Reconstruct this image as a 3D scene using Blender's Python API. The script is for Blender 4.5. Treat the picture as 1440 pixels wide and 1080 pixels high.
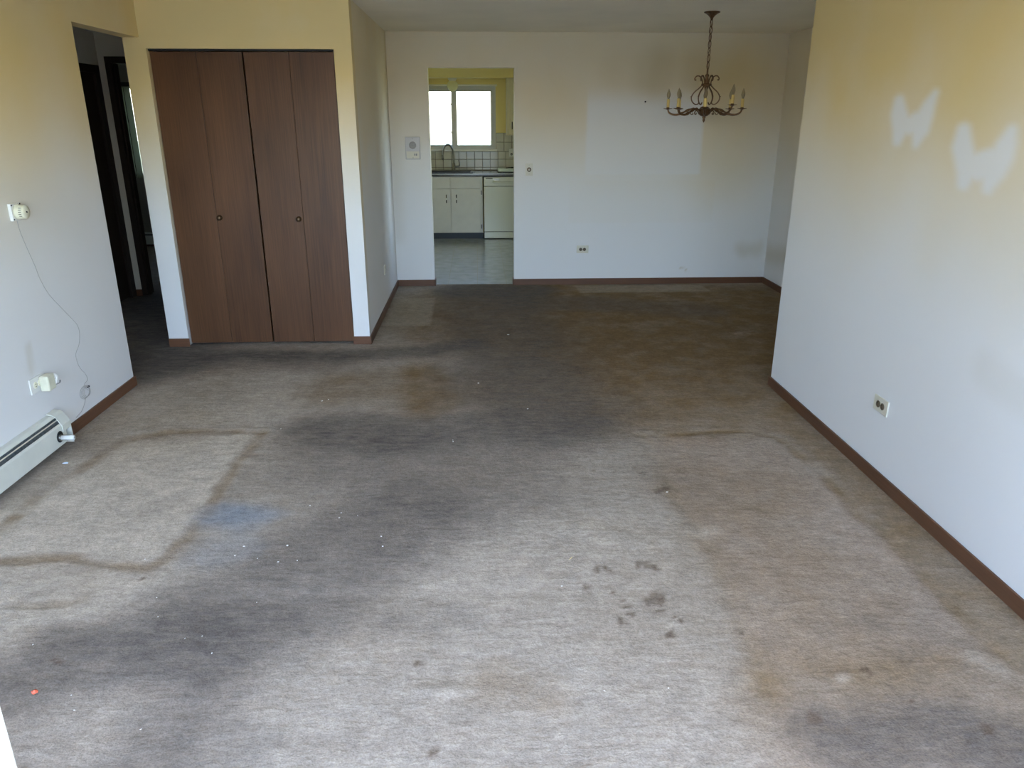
import bpy, bmesh, math, random
import numpy as np
from mathutils import Vector, Matrix

for o in list(bpy.data.objects):
    bpy.data.objects.remove(o)
scene = bpy.context.scene
COL = scene.collection
random.seed(7)
R = math.radians

# ------------------------------------------------------------------ camera
cam_data = bpy.data.cameras.new('camera')
cam_data.sensor_width = 36.0
cam_data.lens = 1064.0 / 1440.0 * 36.0
cam_data.clip_start = 0.02
cam_data.clip_end = 500
camera = bpy.data.objects.new('camera', cam_data)
COL.objects.link(camera)
camera.location = (0, 0, 1.64)
camera.rotation_euler = (R(90 - 19.4), 0, R(-2.5))
scene.camera = camera

# ------------------------------------------------------------------ sky and exposure
world = bpy.data.worlds.new('sky')
scene.world = world
world.use_nodes = True
wn = world.node_tree.nodes
wl = world.node_tree.links
bg = wn['Background']
sky = wn.new('ShaderNodeTexSky')
sky.sky_type = 'NISHITA'
sky.sun_disc = False
sky.sun_elevation = R(62)
sky.sun_rotation = R(170)
sky.air_density = 1.0
sky.dust_density = 1.2
sky.ozone_density = 1.2
wb = wn.new('ShaderNodeMix')
wb.data_type = 'RGBA'
wb.blend_type = 'MULTIPLY'
wb.inputs[0].default_value = 1.0
wb.inputs[7].default_value = (1.0, 1.0, 1.02, 1)
wl.new(sky.outputs[0], wb.inputs[6])
wl.new(wb.outputs[2], bg.inputs[0])
bg.inputs[1].default_value = 1.0

sun_data = bpy.data.lights.new('sun', 'SUN')
sun_data.energy = 3.0
sun_data.angle = R(0.53)
sun_data.color = (1.0, 0.95, 0.88)
sun = bpy.data.objects.new('sun', sun_data)
COL.objects.link(sun)
sun.location = (2, -10, 20)
sun.rotation_euler = (R(28), 0, R(8))      # high behind the photographer; reaches only the patio

scene.view_settings.view_transform = 'Standard'
scene.view_settings.look = 'None'
scene.view_settings.gamma = 1.0
scene.view_settings.use_curve_mapping = False
scene.view_settings.exposure = 1.45
scene.cycles.max_bounces = 12
scene.cycles.diffuse_bounces = 8
scene.cycles.transparent_max_bounces = 16
scene.cycles.sample_clamp_indirect = 8.0


def portal(name, loc, rot, sx, sy):
    """marks an opening for the sky light: gives off no light of its own"""
    l = bpy.data.lights.new(name, 'AREA')
    l.shape = 'RECTANGLE'
    l.size = sx
    l.size_y = sy
    l.cycles.is_portal = True
    o = bpy.data.objects.new(name, l)
    COL.objects.link(o)
    o.location = loc
    o.rotation_euler = rot


# front sliding door, kitchen window, bedroom window, two added kitchen side openings
portal('sky_portal_sliding_door', (-0.185, 0.12, 1.08), (R(90), 0, 0), 3.95, 2.2)
portal('sky_portal_kitchen_window', (-0.33, 11.72, 1.63), (R(-90), 0, 0), 1.2, 0.9)
portal('sky_portal_added_kitchen_left', (-1.72, 8.88, 1.08), (R(90), 0, R(-90)), 1.9, 2.1)  # for the glass door added on the kitchen's left
portal('sky_portal_added_kitchen_right', (1.22, 8.9, 1.3), (R(90), 0, R(90)), 1.7, 1.6)  # for the window added on the kitchen's right
portal('sky_portal_bedroom_window', (-3.9, 10.72, 1.47), (R(-90), 0, 0), 1.3, 1.2)

# ------------------------------------------------------------------ helpers


def new_obj(name, mesh, material, parent=None, smooth=False):
    """world-space mesh -> object whose origin is its parent's origin, or its own base"""
    if material is not None and not mesh.materials:
        mesh.materials.append(material)
    if smooth:
        for p in mesh.polygons:
            p.use_smooth = True
    o = bpy.data.objects.new(name, mesh)
    COL.objects.link(o)
    if parent is not None:
        off = parent_origin(parent)
        mesh.transform(Matrix.Translation(-off))
        o.parent = parent
    else:
        n = len(mesh.vertices)
        co = np.empty(n * 3, dtype=np.float32)
        mesh.vertices.foreach_get('co', co)
        co = co.reshape(-1, 3)
        lo, hi = co.min(0), co.max(0)
        off = Vector(((lo[0] + hi[0]) / 2, (lo[1] + hi[1]) / 2, lo[2]))
        mesh.transform(Matrix.Translation(-off))
        o.location = off
    return o


def parent_origin(p):
    v = Vector((0, 0, 0))
    while p is not None:
        v += p.location
        p = p.parent
    return v


def ob(name, bm, material, parent=None, smooth=False):
    me = bpy.data.meshes.new(name)
    bmesh.ops.recalc_face_normals(bm, faces=bm.faces[:])
    bm.to_mesh(me)
    bm.free()
    return new_obj(name, me, material, parent, smooth)


def tag(o, label, cat, group=None):
    o['label'] = label
    o['category'] = cat
    if group:
        o['group'] = group
    return o


def thing(name, label, cat, loc, group=None):
    o = bpy.data.objects.new(name, None)
    o.empty_display_size = 0.05
    COL.objects.link(o)
    o.location = loc
    return tag(o, label, cat, group)


def struct(o, label=None):
    o['kind'] = 'structure'
    if label:
        o['label'] = label
    return o


def sgroup(name, loc, label=None):
    o = bpy.data.objects.new(name, None)
    o.empty_display_size = 0.05
    COL.objects.link(o)
    o.location = loc
    return struct(o, label)


def bx(bm, x0, x1, y0, y1, z0, z1, bev=0.0, seg=2):
    vs = [bm.verts.new(p) for p in ((x0, y0, z0), (x1, y0, z0), (x1, y1, z0), (x0, y1, z0),
                                    (x0, y0, z1), (x1, y0, z1), (x1, y1, z1), (x0, y1, z1))]
    fs = [bm.faces.new([vs[i] for i in f]) for f in
          ((0, 3, 2, 1), (4, 5, 6, 7), (0, 1, 5, 4), (1, 2, 6, 5), (2, 3, 7, 6), (3, 0, 4, 7))]
    if bev > 0:
        es = list({e for f in fs for e in f.edges})
        bmesh.ops.bevel(bm, geom=es, offset=bev, segments=seg, affect='EDGES', profile=0.5)
    return bm


def box(name, x0, x1, y0, y1, z0, z1, material, parent=None, bev=0.0):
    return ob(name, bx(bmesh.new(), x0, x1, y0, y1, z0, z1, bev), material, parent)


def tube(bm, pts, rad, seg=10, closed=False, cap=True):
    """sweep a circle along pts; rad: number or list"""
    pts = [Vector(p) for p in pts]
    n = len(pts)
    rads = rad if isinstance(rad, (list, tuple)) else [rad] * n
    tang = []
    for i in range(n):
        if closed:
            t = pts[(i + 1) % n] - pts[i - 1]
        else:
            t = pts[min(i + 1, n - 1)] - pts[max(i - 1, 0)]
        tang.append(t.normalized())
    ref = Vector((0, 0, 1))
    if abs(tang[0].dot(ref)) > 0.9:
        ref = Vector((1, 0, 0))
    nrm = (ref - tang[0] * ref.dot(tang[0])).normalized()
    rings = []
    for i in range(n):
        nrm = (nrm - tang[i] * nrm.dot(tang[i])).normalized()
        b = tang[i].cross(nrm)
        rings.append([bm.verts.new(pts[i] + (nrm * math.cos(a) + b * math.sin(a)) * rads[i])
                      for a in (2 * math.pi * k / seg for k in range(seg))])
    m = n if closed else n - 1
    for i in range(m):
        r0, r1 = rings[i], rings[(i + 1) % n]
        for k in range(seg):
            bm.faces.new((r0[k], r0[(k + 1) % seg], r1[(k + 1) % seg], r1[k]))
    if cap and not closed:
        bm.faces.new(rings[0][::-1])
        bm.faces.new(rings[-1])
    return bm


def spline(ctrl, per=6):
    """Catmull-Rom through the control points"""
    c = [Vector(p) for p in ctrl]
    c = [c[0] * 2 - c[1]] + c + [c[-1] * 2 - c[-2]]
    out = []
    for i in range(1, len(c) - 2):
        for k in range(per):
            t = k / per
            out.append(0.5 * ((2 * c[i]) + (c[i + 1] - c[i - 1]) * t
                              + (2 * c[i - 1] - 5 * c[i] + 4 * c[i + 1] - c[i + 2]) * t * t
                              + (3 * c[i] - c[i - 1] - 3 * c[i + 1] + c[i + 2]) * t ** 3))
    out.append(c[-2])
    return out


AX = {'z': Matrix.Identity(3), 'x': Matrix.Rotation(R(90), 3, 'Y'), 'y': Matrix.Rotation(R(-90), 3, 'X'),
      '-y': Matrix.Rotation(R(90), 3, 'X'), '-x': Matrix.Rotation(R(-90), 3, 'Y'), '-z': Matrix.Rotation(R(180), 3, 'X')}


def lathe(bm, prof, center, axis='z', seg=20):
    """prof: (radius, height) pairs turned about an axis through center"""
    M = AX[axis]
    c = Vector(center)
    rings = []
    for r, h in prof:
        if r < 1e-6:
            rings.append([bm.verts.new(c + M @ Vector((0, 0, h)))])
        else:
            rings.append([bm.verts.new(c + M @ Vector((r * math.cos(a), r * math.sin(a), h)))
                          for a in (2 * math.pi * k / seg for k in range(seg))])
    for r0, r1 in zip(rings, rings[1:]):
        for k in range(seg):
            a, b = r0[k % len(r0)], r0[(k + 1) % len(r0)]
            d, e = r1[k % len(r1)], r1[(k + 1) % len(r1)]
            f = [v for i, v in enumerate((a, b, e, d)) if v not in (a, b, e, d)[:i]]
            if len(f) > 2:
                bm.faces.new(f)
    for r in (rings[0], rings[-1]):
        if len(r) > 2:
            bm.faces.new(r)
    return bm


def lathe_ob(name, prof, center, axis, material, parent=None, seg=20):
    return ob(name, lathe(bmesh.new(), prof, center, axis, seg), material, parent, smooth=True)


def prism(bm, prof, a0, a1, axis='y', place=None):
    """prof: list of 2-D points; extruded along axis ('y': prof is (x,z); 'x': (y,z))"""
    f = {'y': lambda p, a: (p[0], a, p[1]), 'x': lambda p, a: (a, p[0], p[1])}[axis]
    v0 = [bm.verts.new(f(p, a0)) for p in prof]
    v1 = [bm.verts.new(f(p, a1)) for p in prof]
    n = len(prof)
    for i in range(n):
        bm.faces.new((v0[i], v0[(i + 1) % n], v1[(i + 1) % n], v1[i]))
    bm.faces.new(v0[::-1])
    bm.faces.new(v1)
    return bm


# ---- numpy noise and stroke masks used for stains
_rs = np.random.RandomState(3)
_LAT = _rs.rand(256, 256)


def vnoise(x, y):
    xi, yi = np.floor(x).astype(int), np.floor(y).astype(int)
    fx, fy = x - xi, y - yi
    fx, fy = fx * fx * (3 - 2 * fx), fy * fy * (3 - 2 * fy)
    g = lambda a, b: _LAT[a % 256, b % 256]
    return ((g(xi, yi) * (1 - fx) + g(xi + 1, yi) * fx) * (1 - fy)
            + (g(xi, yi + 1) * (1 - fx) + g(xi + 1, yi + 1) * fx) * fy)


def fbm(x, y, s, oct=4):
    t, a, v = 0.0, 0.5, 0
    for k in range(oct):
        v = v + a * vnoise(x * s + 17.3 * k, y * s + 9.1 * k)
        t += a
        a *= 0.55
        s *= 2.1
    return v / t


def sstep(a, b, x):
    t = np.clip((x - a) / (b - a), 0, 1)
    return t * t * (3 - 2 * t)


def seg_dist(px, py, a, b):
    ax, ay = a
    dx, dy = b[0] - ax, b[1] - ay
    t = np.clip(((px - ax) * dx + (py - ay) * dy) / max(dx * dx + dy * dy, 1e-9), 0, 1)
    return np.hypot(px - ax - t * dx, py - ay - t * dy), t


def path_mask(px, py, pts, rad, soft):
    d = np.full(px.shape, 99.0)
    for a, b in zip(pts, pts[1:]):
        d = np.minimum(d, seg_dist(px, py, a, b)[0])
    return 1 - sstep(rad, rad + soft, d)


def poly_mask(px, py, pts, soft):
    inside = np.zeros(px.shape, bool)
    d = np.full(px.shape, 99.0)
    n = len(pts)
    for i in range(n):
        a, b = pts[i], pts[(i + 1) % n]
        d = np.minimum(d, seg_dist(px, py, a, b)[0])
        c = ((a[1] > py) != (b[1] > py))
        with np.errstate(divide='ignore', invalid='ignore'):
            xc = (b[0] - a[0]) * (py - a[1]) / ((b[1] - a[1]) or 1e-9) + a[0]
        inside ^= c & (px < xc)
    sd = np.where(inside, d, -d)
    return sstep(-soft, soft, sd)


# ------------------------------------------------------------------ materials
def mat(name, col, rough=0.6, metal=0.0, var=0.0, vscale=20.0, bump=0.0, bscale=200.0, spec=0.5, stretch=None):
    m = bpy.data.materials.new(name)
    m.use_nodes = True
    n, l = m.node_tree.nodes, m.node_tree.links
    b = n['Principled BSDF']
    b.inputs['Base Color'].default_value = (*col, 1)
    b.inputs['Roughness'].default_value = rough
    b.inputs['Metallic'].default_value = metal
    b.inputs['Specular IOR Level'].default_value = spec
    if var or bump:
        geo = n.new('ShaderNodeNewGeometry')
        vec = geo.outputs['Position']
        if stretch:
            mp = n.new('ShaderNodeMapping')
            mp.inputs['Scale'].default_value = stretch
            l.new(vec, mp.inputs[0])
            vec = mp.outputs[0]
    if var:
        nz = n.new('ShaderNodeTexNoise')
        nz.inputs['Scale'].default_value = vscale
        nz.inputs['Detail'].default_value = 6
        l.new(vec, nz.inputs['Vector'])
        mr = n.new('ShaderNodeMapRange')
        mr.inputs[1].default_value = 0.3
        mr.inputs[2].default_value = 0.7
        mr.inputs[3].default_value = 1 - var
        mr.inputs[4].default_value = 1 + var
        l.new(nz.outputs[0], mr.inputs[0])
        mx = n.new('ShaderNodeMix')
        mx.data_type = 'RGBA'
        mx.blend_type = 'MULTIPLY'
        mx.inputs[0].default_value = 1
        mx.inputs[6].default_value = (*col, 1)
        l.new(mr.outputs[0], mx.inputs[7])
        l.new(mx.outputs[2], b.inputs['Base Color'])
    if bump:
        nz = n.new('ShaderNodeTexNoise')
        nz.inputs['Scale'].default_value = bscale
        nz.inputs['Detail'].default_value = 3
        l.new(vec, nz.inputs['Vector'])
        bp = n.new('ShaderNodeBump')
        bp.inputs['Strength'].default_value = bump
        bp.inputs['Distance'].default_value = 0.002
        l.new(nz.outputs[0], bp.inputs['Height'])
        l.new(bp.outputs[0], b.inputs['Normal'])
    return m


def mix_node(n, l, fac, a, b):
    mx = n.new('ShaderNodeMix')
    mx.data_type = 'RGBA'
    for sock, v in ((mx.inputs[0], fac), (mx.inputs[6], a), (mx.inputs[7], b)):
        if isinstance(v, (int, float)):
            sock.default_value = v
        elif isinstance(v, tuple):
            sock.default_value = (*v, 1)
        else:
            l.new(v, sock)
    return mx.outputs[2]


def wall_mat(name, clean=(0.76, 0.76, 0.755), stained=(0.70, 0.55, 0.265), smoke=(0.40, 0.31, 0.13)):
    """painted plaster: attribute 'tar' = nicotine film, 'soot' = darker grime and bands"""
    m = bpy.data.materials.new(name)
    m.use_nodes = True
    n, l = m.node_tree.nodes, m.node_tree.links
    b = n['Principled BSDF']
    b.inputs['Roughness'].default_value = 0.62
    b.inputs['Specular IOR Level'].default_value = 0.25
    tar = n.new('ShaderNodeAttribute')
    tar.attribute_name = 'tar'
    soot = n.new('ShaderNodeAttribute')
    soot.attribute_name = 'soot'
    geo = n.new('ShaderNodeNewGeometry')
    nz = n.new('ShaderNodeTexNoise')
    nz.inputs['Scale'].default_value = 2.2
    nz.inputs['Detail'].default_value = 5
    l.new(geo.outputs['Position'], nz.inputs['Vector'])
    mr = n.new('ShaderNodeMapRange')
    mr.inputs[1].default_value = 0.25
    mr.inputs[2].default_value = 0.75
    mr.inputs[3].default_value = 0.86
    mr.inputs[4].default_value = 1.14
    l.new(nz.outputs[0], mr.inputs[0])
    mul = n.new('ShaderNodeMath')
    mul.operation = 'MULTIPLY'
    mul.use_clamp = True
    l.new(tar.outputs['Fac'], mul.inputs[0])
    l.new(mr.outputs[0], mul.inputs[1])
    c = mix_node(n, l, mul.outputs[0], clean, stained)
    c = mix_node(n, l, soot.outputs['Fac'], c, smoke)
    l.new(c, b.inputs['Base Color'])
    nb = n.new('ShaderNodeTexNoise')
    nb.inputs['Scale'].default_value = 140
    nb.inputs['Detail'].default_value = 3
    l.new(geo.outputs['Position'], nb.inputs['Vector'])
    bp = n.new('ShaderNodeBump')
    bp.inputs['Strength'].default_value = 0.08
    bp.inputs['Distance'].default_value = 0.002
    l.new(nb.outputs[0], bp.inputs['Height'])
    l.new(bp.outputs[0], b.inputs['Normal'])
    return m


def wood_mat(name, dark, light, rough=0.45, scale=1.0, axis=2):
    m = bpy.data.materials.new(name)
    m.use_nodes = True
    n, l = m.node_tree.nodes, m.node_tree.links
    b = n['Principled BSDF']
    b.inputs['Roughness'].default_value = rough
    b.inputs['Specular IOR Level'].default_value = 0.35
    geo = n.new('ShaderNodeNewGeometry')
    info = n.new('ShaderNodeObjectInfo')
    off = n.new('ShaderNodeVectorMath')
    off.operation = 'SCALE'
    off.inputs[0].default_value = (7.1, 3.3, 5.7)
    l.new(info.outputs['Random'], off.inputs['Scale'])
    add = n.new('ShaderNodeVectorMath')
    l.new(geo.outputs['Position'], add.inputs[0])
    l.new(off.outputs[0], add.inputs[1])

    def stretched(s, along):
        mp = n.new('ShaderNodeMapping')
        v = [s, s, s]
        v[axis] = along
        mp.inputs['Scale'].default_value = v
        l.new(add.outputs[0], mp.inputs[0])
        return mp.outputs[0]
    # cathedral figure: distorted bands
    nz = n.new('ShaderNodeTexNoise')
    nz.inputs['Scale'].default_value = 1
    nz.inputs['Detail'].default_value = 2
    l.new(stretched(3.2 * scale, 0.55), nz.inputs['Vector'])
    sn = n.new('ShaderNodeMath')
    sn.operation = 'MULTIPLY'
    sn.inputs[1].default_value = 30
    l.new(nz.outputs[0], sn.inputs[0])
    si = n.new('ShaderNodeMath')
    si.operation = 'SINE'
    l.new(sn.outputs[0], si.inputs[0])
    fib = n.new('ShaderNodeTexNoise')
    fib.inputs['Scale'].default_value = 1
    fib.inputs['Detail'].default_value = 5
    l.new(stretched(150 * scale, 3.0), fib.inputs['Vector'])
    big = n.new('ShaderNodeTexNoise')
    big.inputs['Scale'].default_value = 1
    big.inputs['Detail'].default_value = 3
    l.new(stretched(4 * scale, 0.8), big.inputs['Vector'])
    mr = n.new('ShaderNodeMapRange')
    mr.inputs[1].default_value = -1
    mr.inputs[2].default_value = 1
    mr.inputs[3].default_value = -0.05
    mr.inputs[4].default_value = 0.05
    l.new(si.outputs[0], mr.inputs[0])
    m2 = n.new('ShaderNodeMapRange')
    m2.inputs[1].default_value = 0.3
    m2.inputs[2].default_value = 0.7
    m2.inputs[3].default_value = -0.20
    m2.inputs[4].default_value = 0.20
    l.new(fib.outputs[0], m2.inputs[0])
    s1 = n.new('ShaderNodeMath')
    l.new(mr.outputs[0], s1.inputs[0])
    l.new(m2.outputs[0], s1.inputs[1])
    s2 = n.new('ShaderNodeMath')
    s2.use_clamp = True
    l.new(s1.outputs[0], s2.inputs[0])
    l.new(big.outputs[0], s2.inputs[1])
    c = mix_node(n, l, s2.outputs[0], dark, light)
    l.new(c, b.inputs['Base Color'])
    bp = n.new('ShaderNodeBump')
    bp.inputs['Strength'].default_value = 0.12
    bp.inputs['Distance'].default_value = 0.001
    l.new(fib.outputs[0], bp.inputs['Height'])
    l.new(bp.outputs[0], b.inputs['Normal'])
    return m


def thin_glass(name, tint=(1, 1, 1), ior=1.45, haze=0.0):
    m = bpy.data.materials.new(name)
    m.use_nodes = True
    n, l = m.node_tree.nodes, m.node_tree.links
    n.remove(n['Principled BSDF'])
    out = n['Material Output']
    tr = n.new('ShaderNodeBsdfTransparent')
    tr.inputs[0].default_value = (*tint, 1)
    gl = n.new('ShaderNodeBsdfGlossy')
    gl.inputs['Roughness'].default_value = 0.02
    fr = n.new('ShaderNodeFresnel')
    fr.inputs[0].default_value = ior
    mx = n.new('ShaderNodeMixShader')
    l.new(fr.outputs[0], mx.inputs[0])
    l.new(tr.outputs[0], mx.inputs[1])
    l.new(gl.outputs[0], mx.inputs[2])
    res = mx.outputs[0]
    if haze:
        df = n.new('ShaderNodeBsdfTranslucent')
        df.inputs[0].default_value = (0.85, 0.76, 0.58, 1)
        m3 = n.new('ShaderNodeMixShader')
        m3.inputs[0].default_value = haze
        l.new(res, m3.inputs[1])
        l.new(df.outputs[0], m3.inputs[2])
        res = m3.outputs[0]
    l.new(res, out.inputs[0])
    return m


def carpet_mat():
    m = bpy.data.materials.new('carpet')
    m.use_nodes = True
    n, l = m.node_tree.nodes, m.node_tree.links
    b = n['Principled BSDF']
    b.inputs['Roughness'].default_value = 0.95
    b.inputs['Specular IOR Level'].default_value = 0.05
    b.inputs['Sheen Weight'].default_value = 0.0
    b.inputs['Sheen Roughness'].default_value = 0.5
    geo = n.new('ShaderNodeNewGeometry')
    pos = geo.outputs['Position']

    def attr(name):
        a = n.new('ShaderNodeAttribute')
        a.attribute_name = name
        return a.outputs['Fac']

    def noise(scale, detail=4, rough=0.55, stretch=None, rotz=0):
        z = n.new('ShaderNodeTexNoise')
        z.inputs['Scale'].default_value = scale
        z.inputs['Detail'].default_value = detail
        z.inputs['Roughness'].default_value = rough
        if stretch:
            mp = n.new('ShaderNodeMapping')
            mp.inputs['Scale'].default_value = stretch
            mp.inputs['Rotation'].default_value = (0, 0, rotz)
            l.new(pos, mp.inputs[0])
            l.new(mp.outputs[0], z.inputs['Vector'])
        else:
            l.new(pos, z.inputs['Vector'])
        return z.outputs[0]

    def rng(v, a, bb, c, d):
        r = n.new('ShaderNodeMapRange')
        for i, x in enumerate((a, bb, c, d)):
            r.inputs[i + 1].default_value = x
        l.new(v, r.inputs[0])
        return r.outputs[0]

    def op(o_, x, y, clamp=False):
        q = n.new('ShaderNodeMath')
        q.operation = o_
        q.use_clamp = clamp
        for s, v in ((q.inputs[0], x), (q.inputs[1], y)):
            if isinstance(v, (int, float)):
                s.default_value = v
            else:
                l.new(v, s)
        return q.outputs[0]
    grain = noise(5.0, 6, 0.62)            # blotches
    wisp = noise(14.0, 5, 0.6, (0.6, 1.6, 1), 0.25)   # brushed pile
    fine = noise(160.0, 3, 0.6)
    med = noise(48.0, 3, 0.6)
    brk = rng(grain, 0.3, 0.7, 0.72, 1.28)
    col = mix_node(n, l, rng(wisp, 0.35, 0.65, 0, 1), CARPET_A, CARPET_B)
    col = mix_node(n, l, op('MULTIPLY', attr('pale'), brk, True), col, CARPET_PALE)
    col = mix_node(n, l, op('MULTIPLY', attr('rose'), brk, True), col, CARPET_ROSE)
    col = mix_node(n, l, op('MULTIPLY', attr('brown'), brk, True), col, CARPET_BROWN)
    col = mix_node(n, l, op('MULTIPLY', attr('soil'), rng(wisp, 0.3, 0.7, 0.75, 1.2), True), col, CARPET_SOIL)
    col = mix_node(n, l, attr('patch'), col, (0.37, 0.315, 0.245))
    col = mix_node(n, l, op('MULTIPLY', attr('blue'), brk, True), col, (0.17, 0.23, 0.31))
    col = mix_node(n, l, attr('spots'), col, (0.115, 0.080, 0.055))
    col = mix_node(n, l, attr('lighter'), col, (0.52, 0.47, 0.40))
    # pile grain
    blot = noise(11.0, 5, 0.65)
    strk = noise(26.0, 4, 0.6, (0.45, 1.5, 1), -0.5)
    g = op('MULTIPLY', rng(fine, 0.3, 0.7, 0.80, 1.20), rng(med, 0.3, 0.7, 0.88, 1.12))
    g = op('MULTIPLY', g, op('MULTIPLY', rng(blot, 0.3, 0.7, 0.86, 1.14), rng(strk, 0.3, 0.72, 0.94, 1.09)))
    mx = n.new('ShaderNodeMix')
    mx.data_type = 'RGBA'
    mx.blend_type = 'MULTIPLY'
    mx.inputs[0].default_value = 1
    l.new(col, mx.inputs[6])
    l.new(g, mx.inputs[7])
    l.new(mx.outputs[2], b.inputs['Base Color'])
    h = op('ADD', op('MULTIPLY', fine, 0.35), op('ADD', op('MULTIPLY', med, 0.6), op('MULTIPLY', wisp, 1.6)))
    bp = n.new('ShaderNodeBump')
    bp.inputs['Strength'].default_value = 0.55
    bp.inputs['Distance'].default_value = 0.006
    l.new(h, bp.inputs['Height'])
    l.new(bp.outputs[0], b.inputs['Normal'])
    return m


CARPET_A = (0.315, 0.268, 0.222)
CARPET_B = (0.370, 0.322, 0.272)
CARPET_PALE = (0.540, 0.478, 0.402)
CARPET_ROSE = (0.330, 0.258, 0.206)
CARPET_BROWN = (0.205, 0.138, 0.072)
CARPET_SOIL = (0.128, 0.112, 0.100)

M_WALL = wall_mat('wall_paint')
M_BEDWALL = wall_mat('bedroom_wall_shaded', clean=(0.34, 0.33, 0.31), stained=(0.32, 0.28, 0.2))  # pale wall given a darker colour to keep the bedroom dim
M_KWALL = wall_mat('kitchen_wall_paint', clean=(0.86, 0.73, 0.31), stained=(0.84, 0.70, 0.28))
M_CEIL = mat('ceiling_paint', (0.84, 0.77, 0.61), 0.8, var=0.06, vscale=1.5, bump=0.15, bscale=180)
M_CARPET = carpet_mat()
M_DOORWOOD = wood_mat('oak_veneer', (0.052, 0.0215, 0.009), (0.148, 0.067, 0.029), 0.42)
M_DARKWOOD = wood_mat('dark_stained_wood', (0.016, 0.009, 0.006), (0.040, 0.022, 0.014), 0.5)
M_BASEY = wood_mat('baseboard_wood_along_y', (0.080, 0.036, 0.019), (0.165, 0.078, 0.042), 0.4, axis=1)
M_BASEX = wood_mat('baseboard_wood_along_x', (0.080, 0.036, 0.019), (0.165, 0.078, 0.042), 0.4, axis=0)
M_WHITE = mat('white_plastic', (0.74, 0.74, 0.71), 0.4)
M_IVORY = mat('ivory_plastic', (0.66, 0.63, 0.52), 0.4)
M_YELLOWED = mat('yellowed_plastic', (0.70, 0.68, 0.52), 0.4, var=0.05, vscale=40)
M_RECEPT = mat('brown_receptacle', (0.10, 0.075, 0.045), 0.5)
M_BLACK = mat('black_gap', (0.012, 0.012, 0.012), 0.7)
M_ENAMEL = mat('cream_enamel', (0.66, 0.67, 0.60), 0.35, var=0.05, vscale=9)
M_FINS = mat('dark_metal_fins', (0.13, 0.15, 0.16), 0.5, 0.6, var=0.3, vscale=60)
M_STEEL = mat('brushed_steel', (0.32, 0.32, 0.31), 0.32, 1.0)
M_BRASS = mat('antique_brass', (0.16, 0.09, 0.045), 0.38, 0.85, var=0.35, vscale=60)
M_CANDLE = mat('yellow_candle_sleeve', (0.74, 0.55, 0.19), 0.5)
M_KNOB = mat('dark_brass_knob', (0.13, 0.085, 0.05), 0.35, 0.8)
M_CAB = mat('off_white_cabinet_paint', (0.66, 0.64, 0.60), 0.45, var=0.04, vscale=8)
M_CABY = mat('cream_cabinet_paint', (0.72, 0.65, 0.42), 0.4, var=0.04, vscale=8)
M_DISH = mat('dishwasher_enamel', (0.66, 0.67, 0.58), 0.25)
M_COUNTER = mat('dark_laminate', (0.055, 0.050, 0.058), 0.22, var=0.3, vscale=50)
M_SINK = mat('dark_sink', (0.03, 0.028, 0.028), 0.25)
M_TILE = mat('glazed_tile', (0.60, 0.585, 0.52), 0.08, var=0.06, vscale=7, bump=0.5, bscale=9)
M_GROUT = mat('grout', (0.24, 0.22, 0.18), 0.9)
M_VINYL = mat('vinyl_tile', (0.34, 0.365, 0.39), 0.16, var=0.14, vscale=9, bump=0.15, bscale=14)  # blue of the skylight mixed into the tan tile colour
M_VINYLGAP = mat('vinyl_joint', (0.17, 0.14, 0.10), 0.8)
M_TOEKICK = mat('blue_grey_toe_kick', (0.045, 0.055, 0.075), 0.6)
M_ALU = mat('window_aluminium', (0.45, 0.45, 0.40), 0.45, 0.3)
M_TRIMWHITE = mat('white_gloss_trim', (0.76, 0.75, 0.70), 0.35)
M_GLASS = thin_glass('window_glass')
M_BULB = thin_glass('clear_bulb_glass', (0.86, 0.80, 0.66), 1.5, haze=0.32)
M_WIRE = mat('thin_grey_wire', (0.42, 0.41, 0.39), 0.5)
M_SLAT = mat('green_grey_blind_slat', (0.20, 0.21, 0.13), 0.6)
M_CONCRETE = mat('patio_concrete', (0.55, 0.54, 0.52), 0.9, var=0.15, vscale=4)
M_GROUND = mat('lawn_ground', (0.16, 0.19, 0.09), 0.95, var=0.3, vscale=3)
M_SILVER = mat('intercom_plate', (0.52, 0.51, 0.52), 0.45, 0.1)
M_DARKGREY = mat('speaker_cloth_grey', (0.25, 0.25, 0.25), 0.7)


def globe_mat():
    m = mat('milk_glass_globe', (0.92, 0.89, 0.66), 0.25)
    b = m.node_tree.nodes['Principled BSDF']
    b.inputs['Subsurface Weight'].default_value = 0.0
    n, l = m.node_tree.nodes, m.node_tree.links
    t = n.new('ShaderNodeBsdfTranslucent')
    t.inputs[0].default_value = (0.95, 0.90, 0.62, 1)
    mx = n.new('ShaderNodeMixShader')
    mx.inputs[0].default_value = 0.6
    l.new(b.outputs[0], mx.inputs[1])
    l.new(t.outputs[0], mx.inputs[2])
    l.new(mx.outputs[0], n['Material Output'].inputs[0])
    return m


M_GLOBE = globe_mat()

# ------------------------------------------------------------------ key dimensions (metres)
XL, XR = -2.25, 1.88          # left and right living-room walls
YFRONT = 0.32                 # inner face of the front wall
YC = 5.64                     # closet front
XC = -0.845                   # closet side
YF = 7.775                    # far wall
XD = 2.99                     # dining alcove right wall
YR = 4.565                    # end of right wall
YO = 4.747                    # hall opening begins
ZC = 2.397                    # ceiling
T = 0.11
YK = 11.55                    # kitchen window wall
KF = 10.90                    # kitchen cabinet fronts
XH, YH = -3.35, 7.43          # hall side wall and hall end wall
YB = 10.5                     # bedroom far wall

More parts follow.
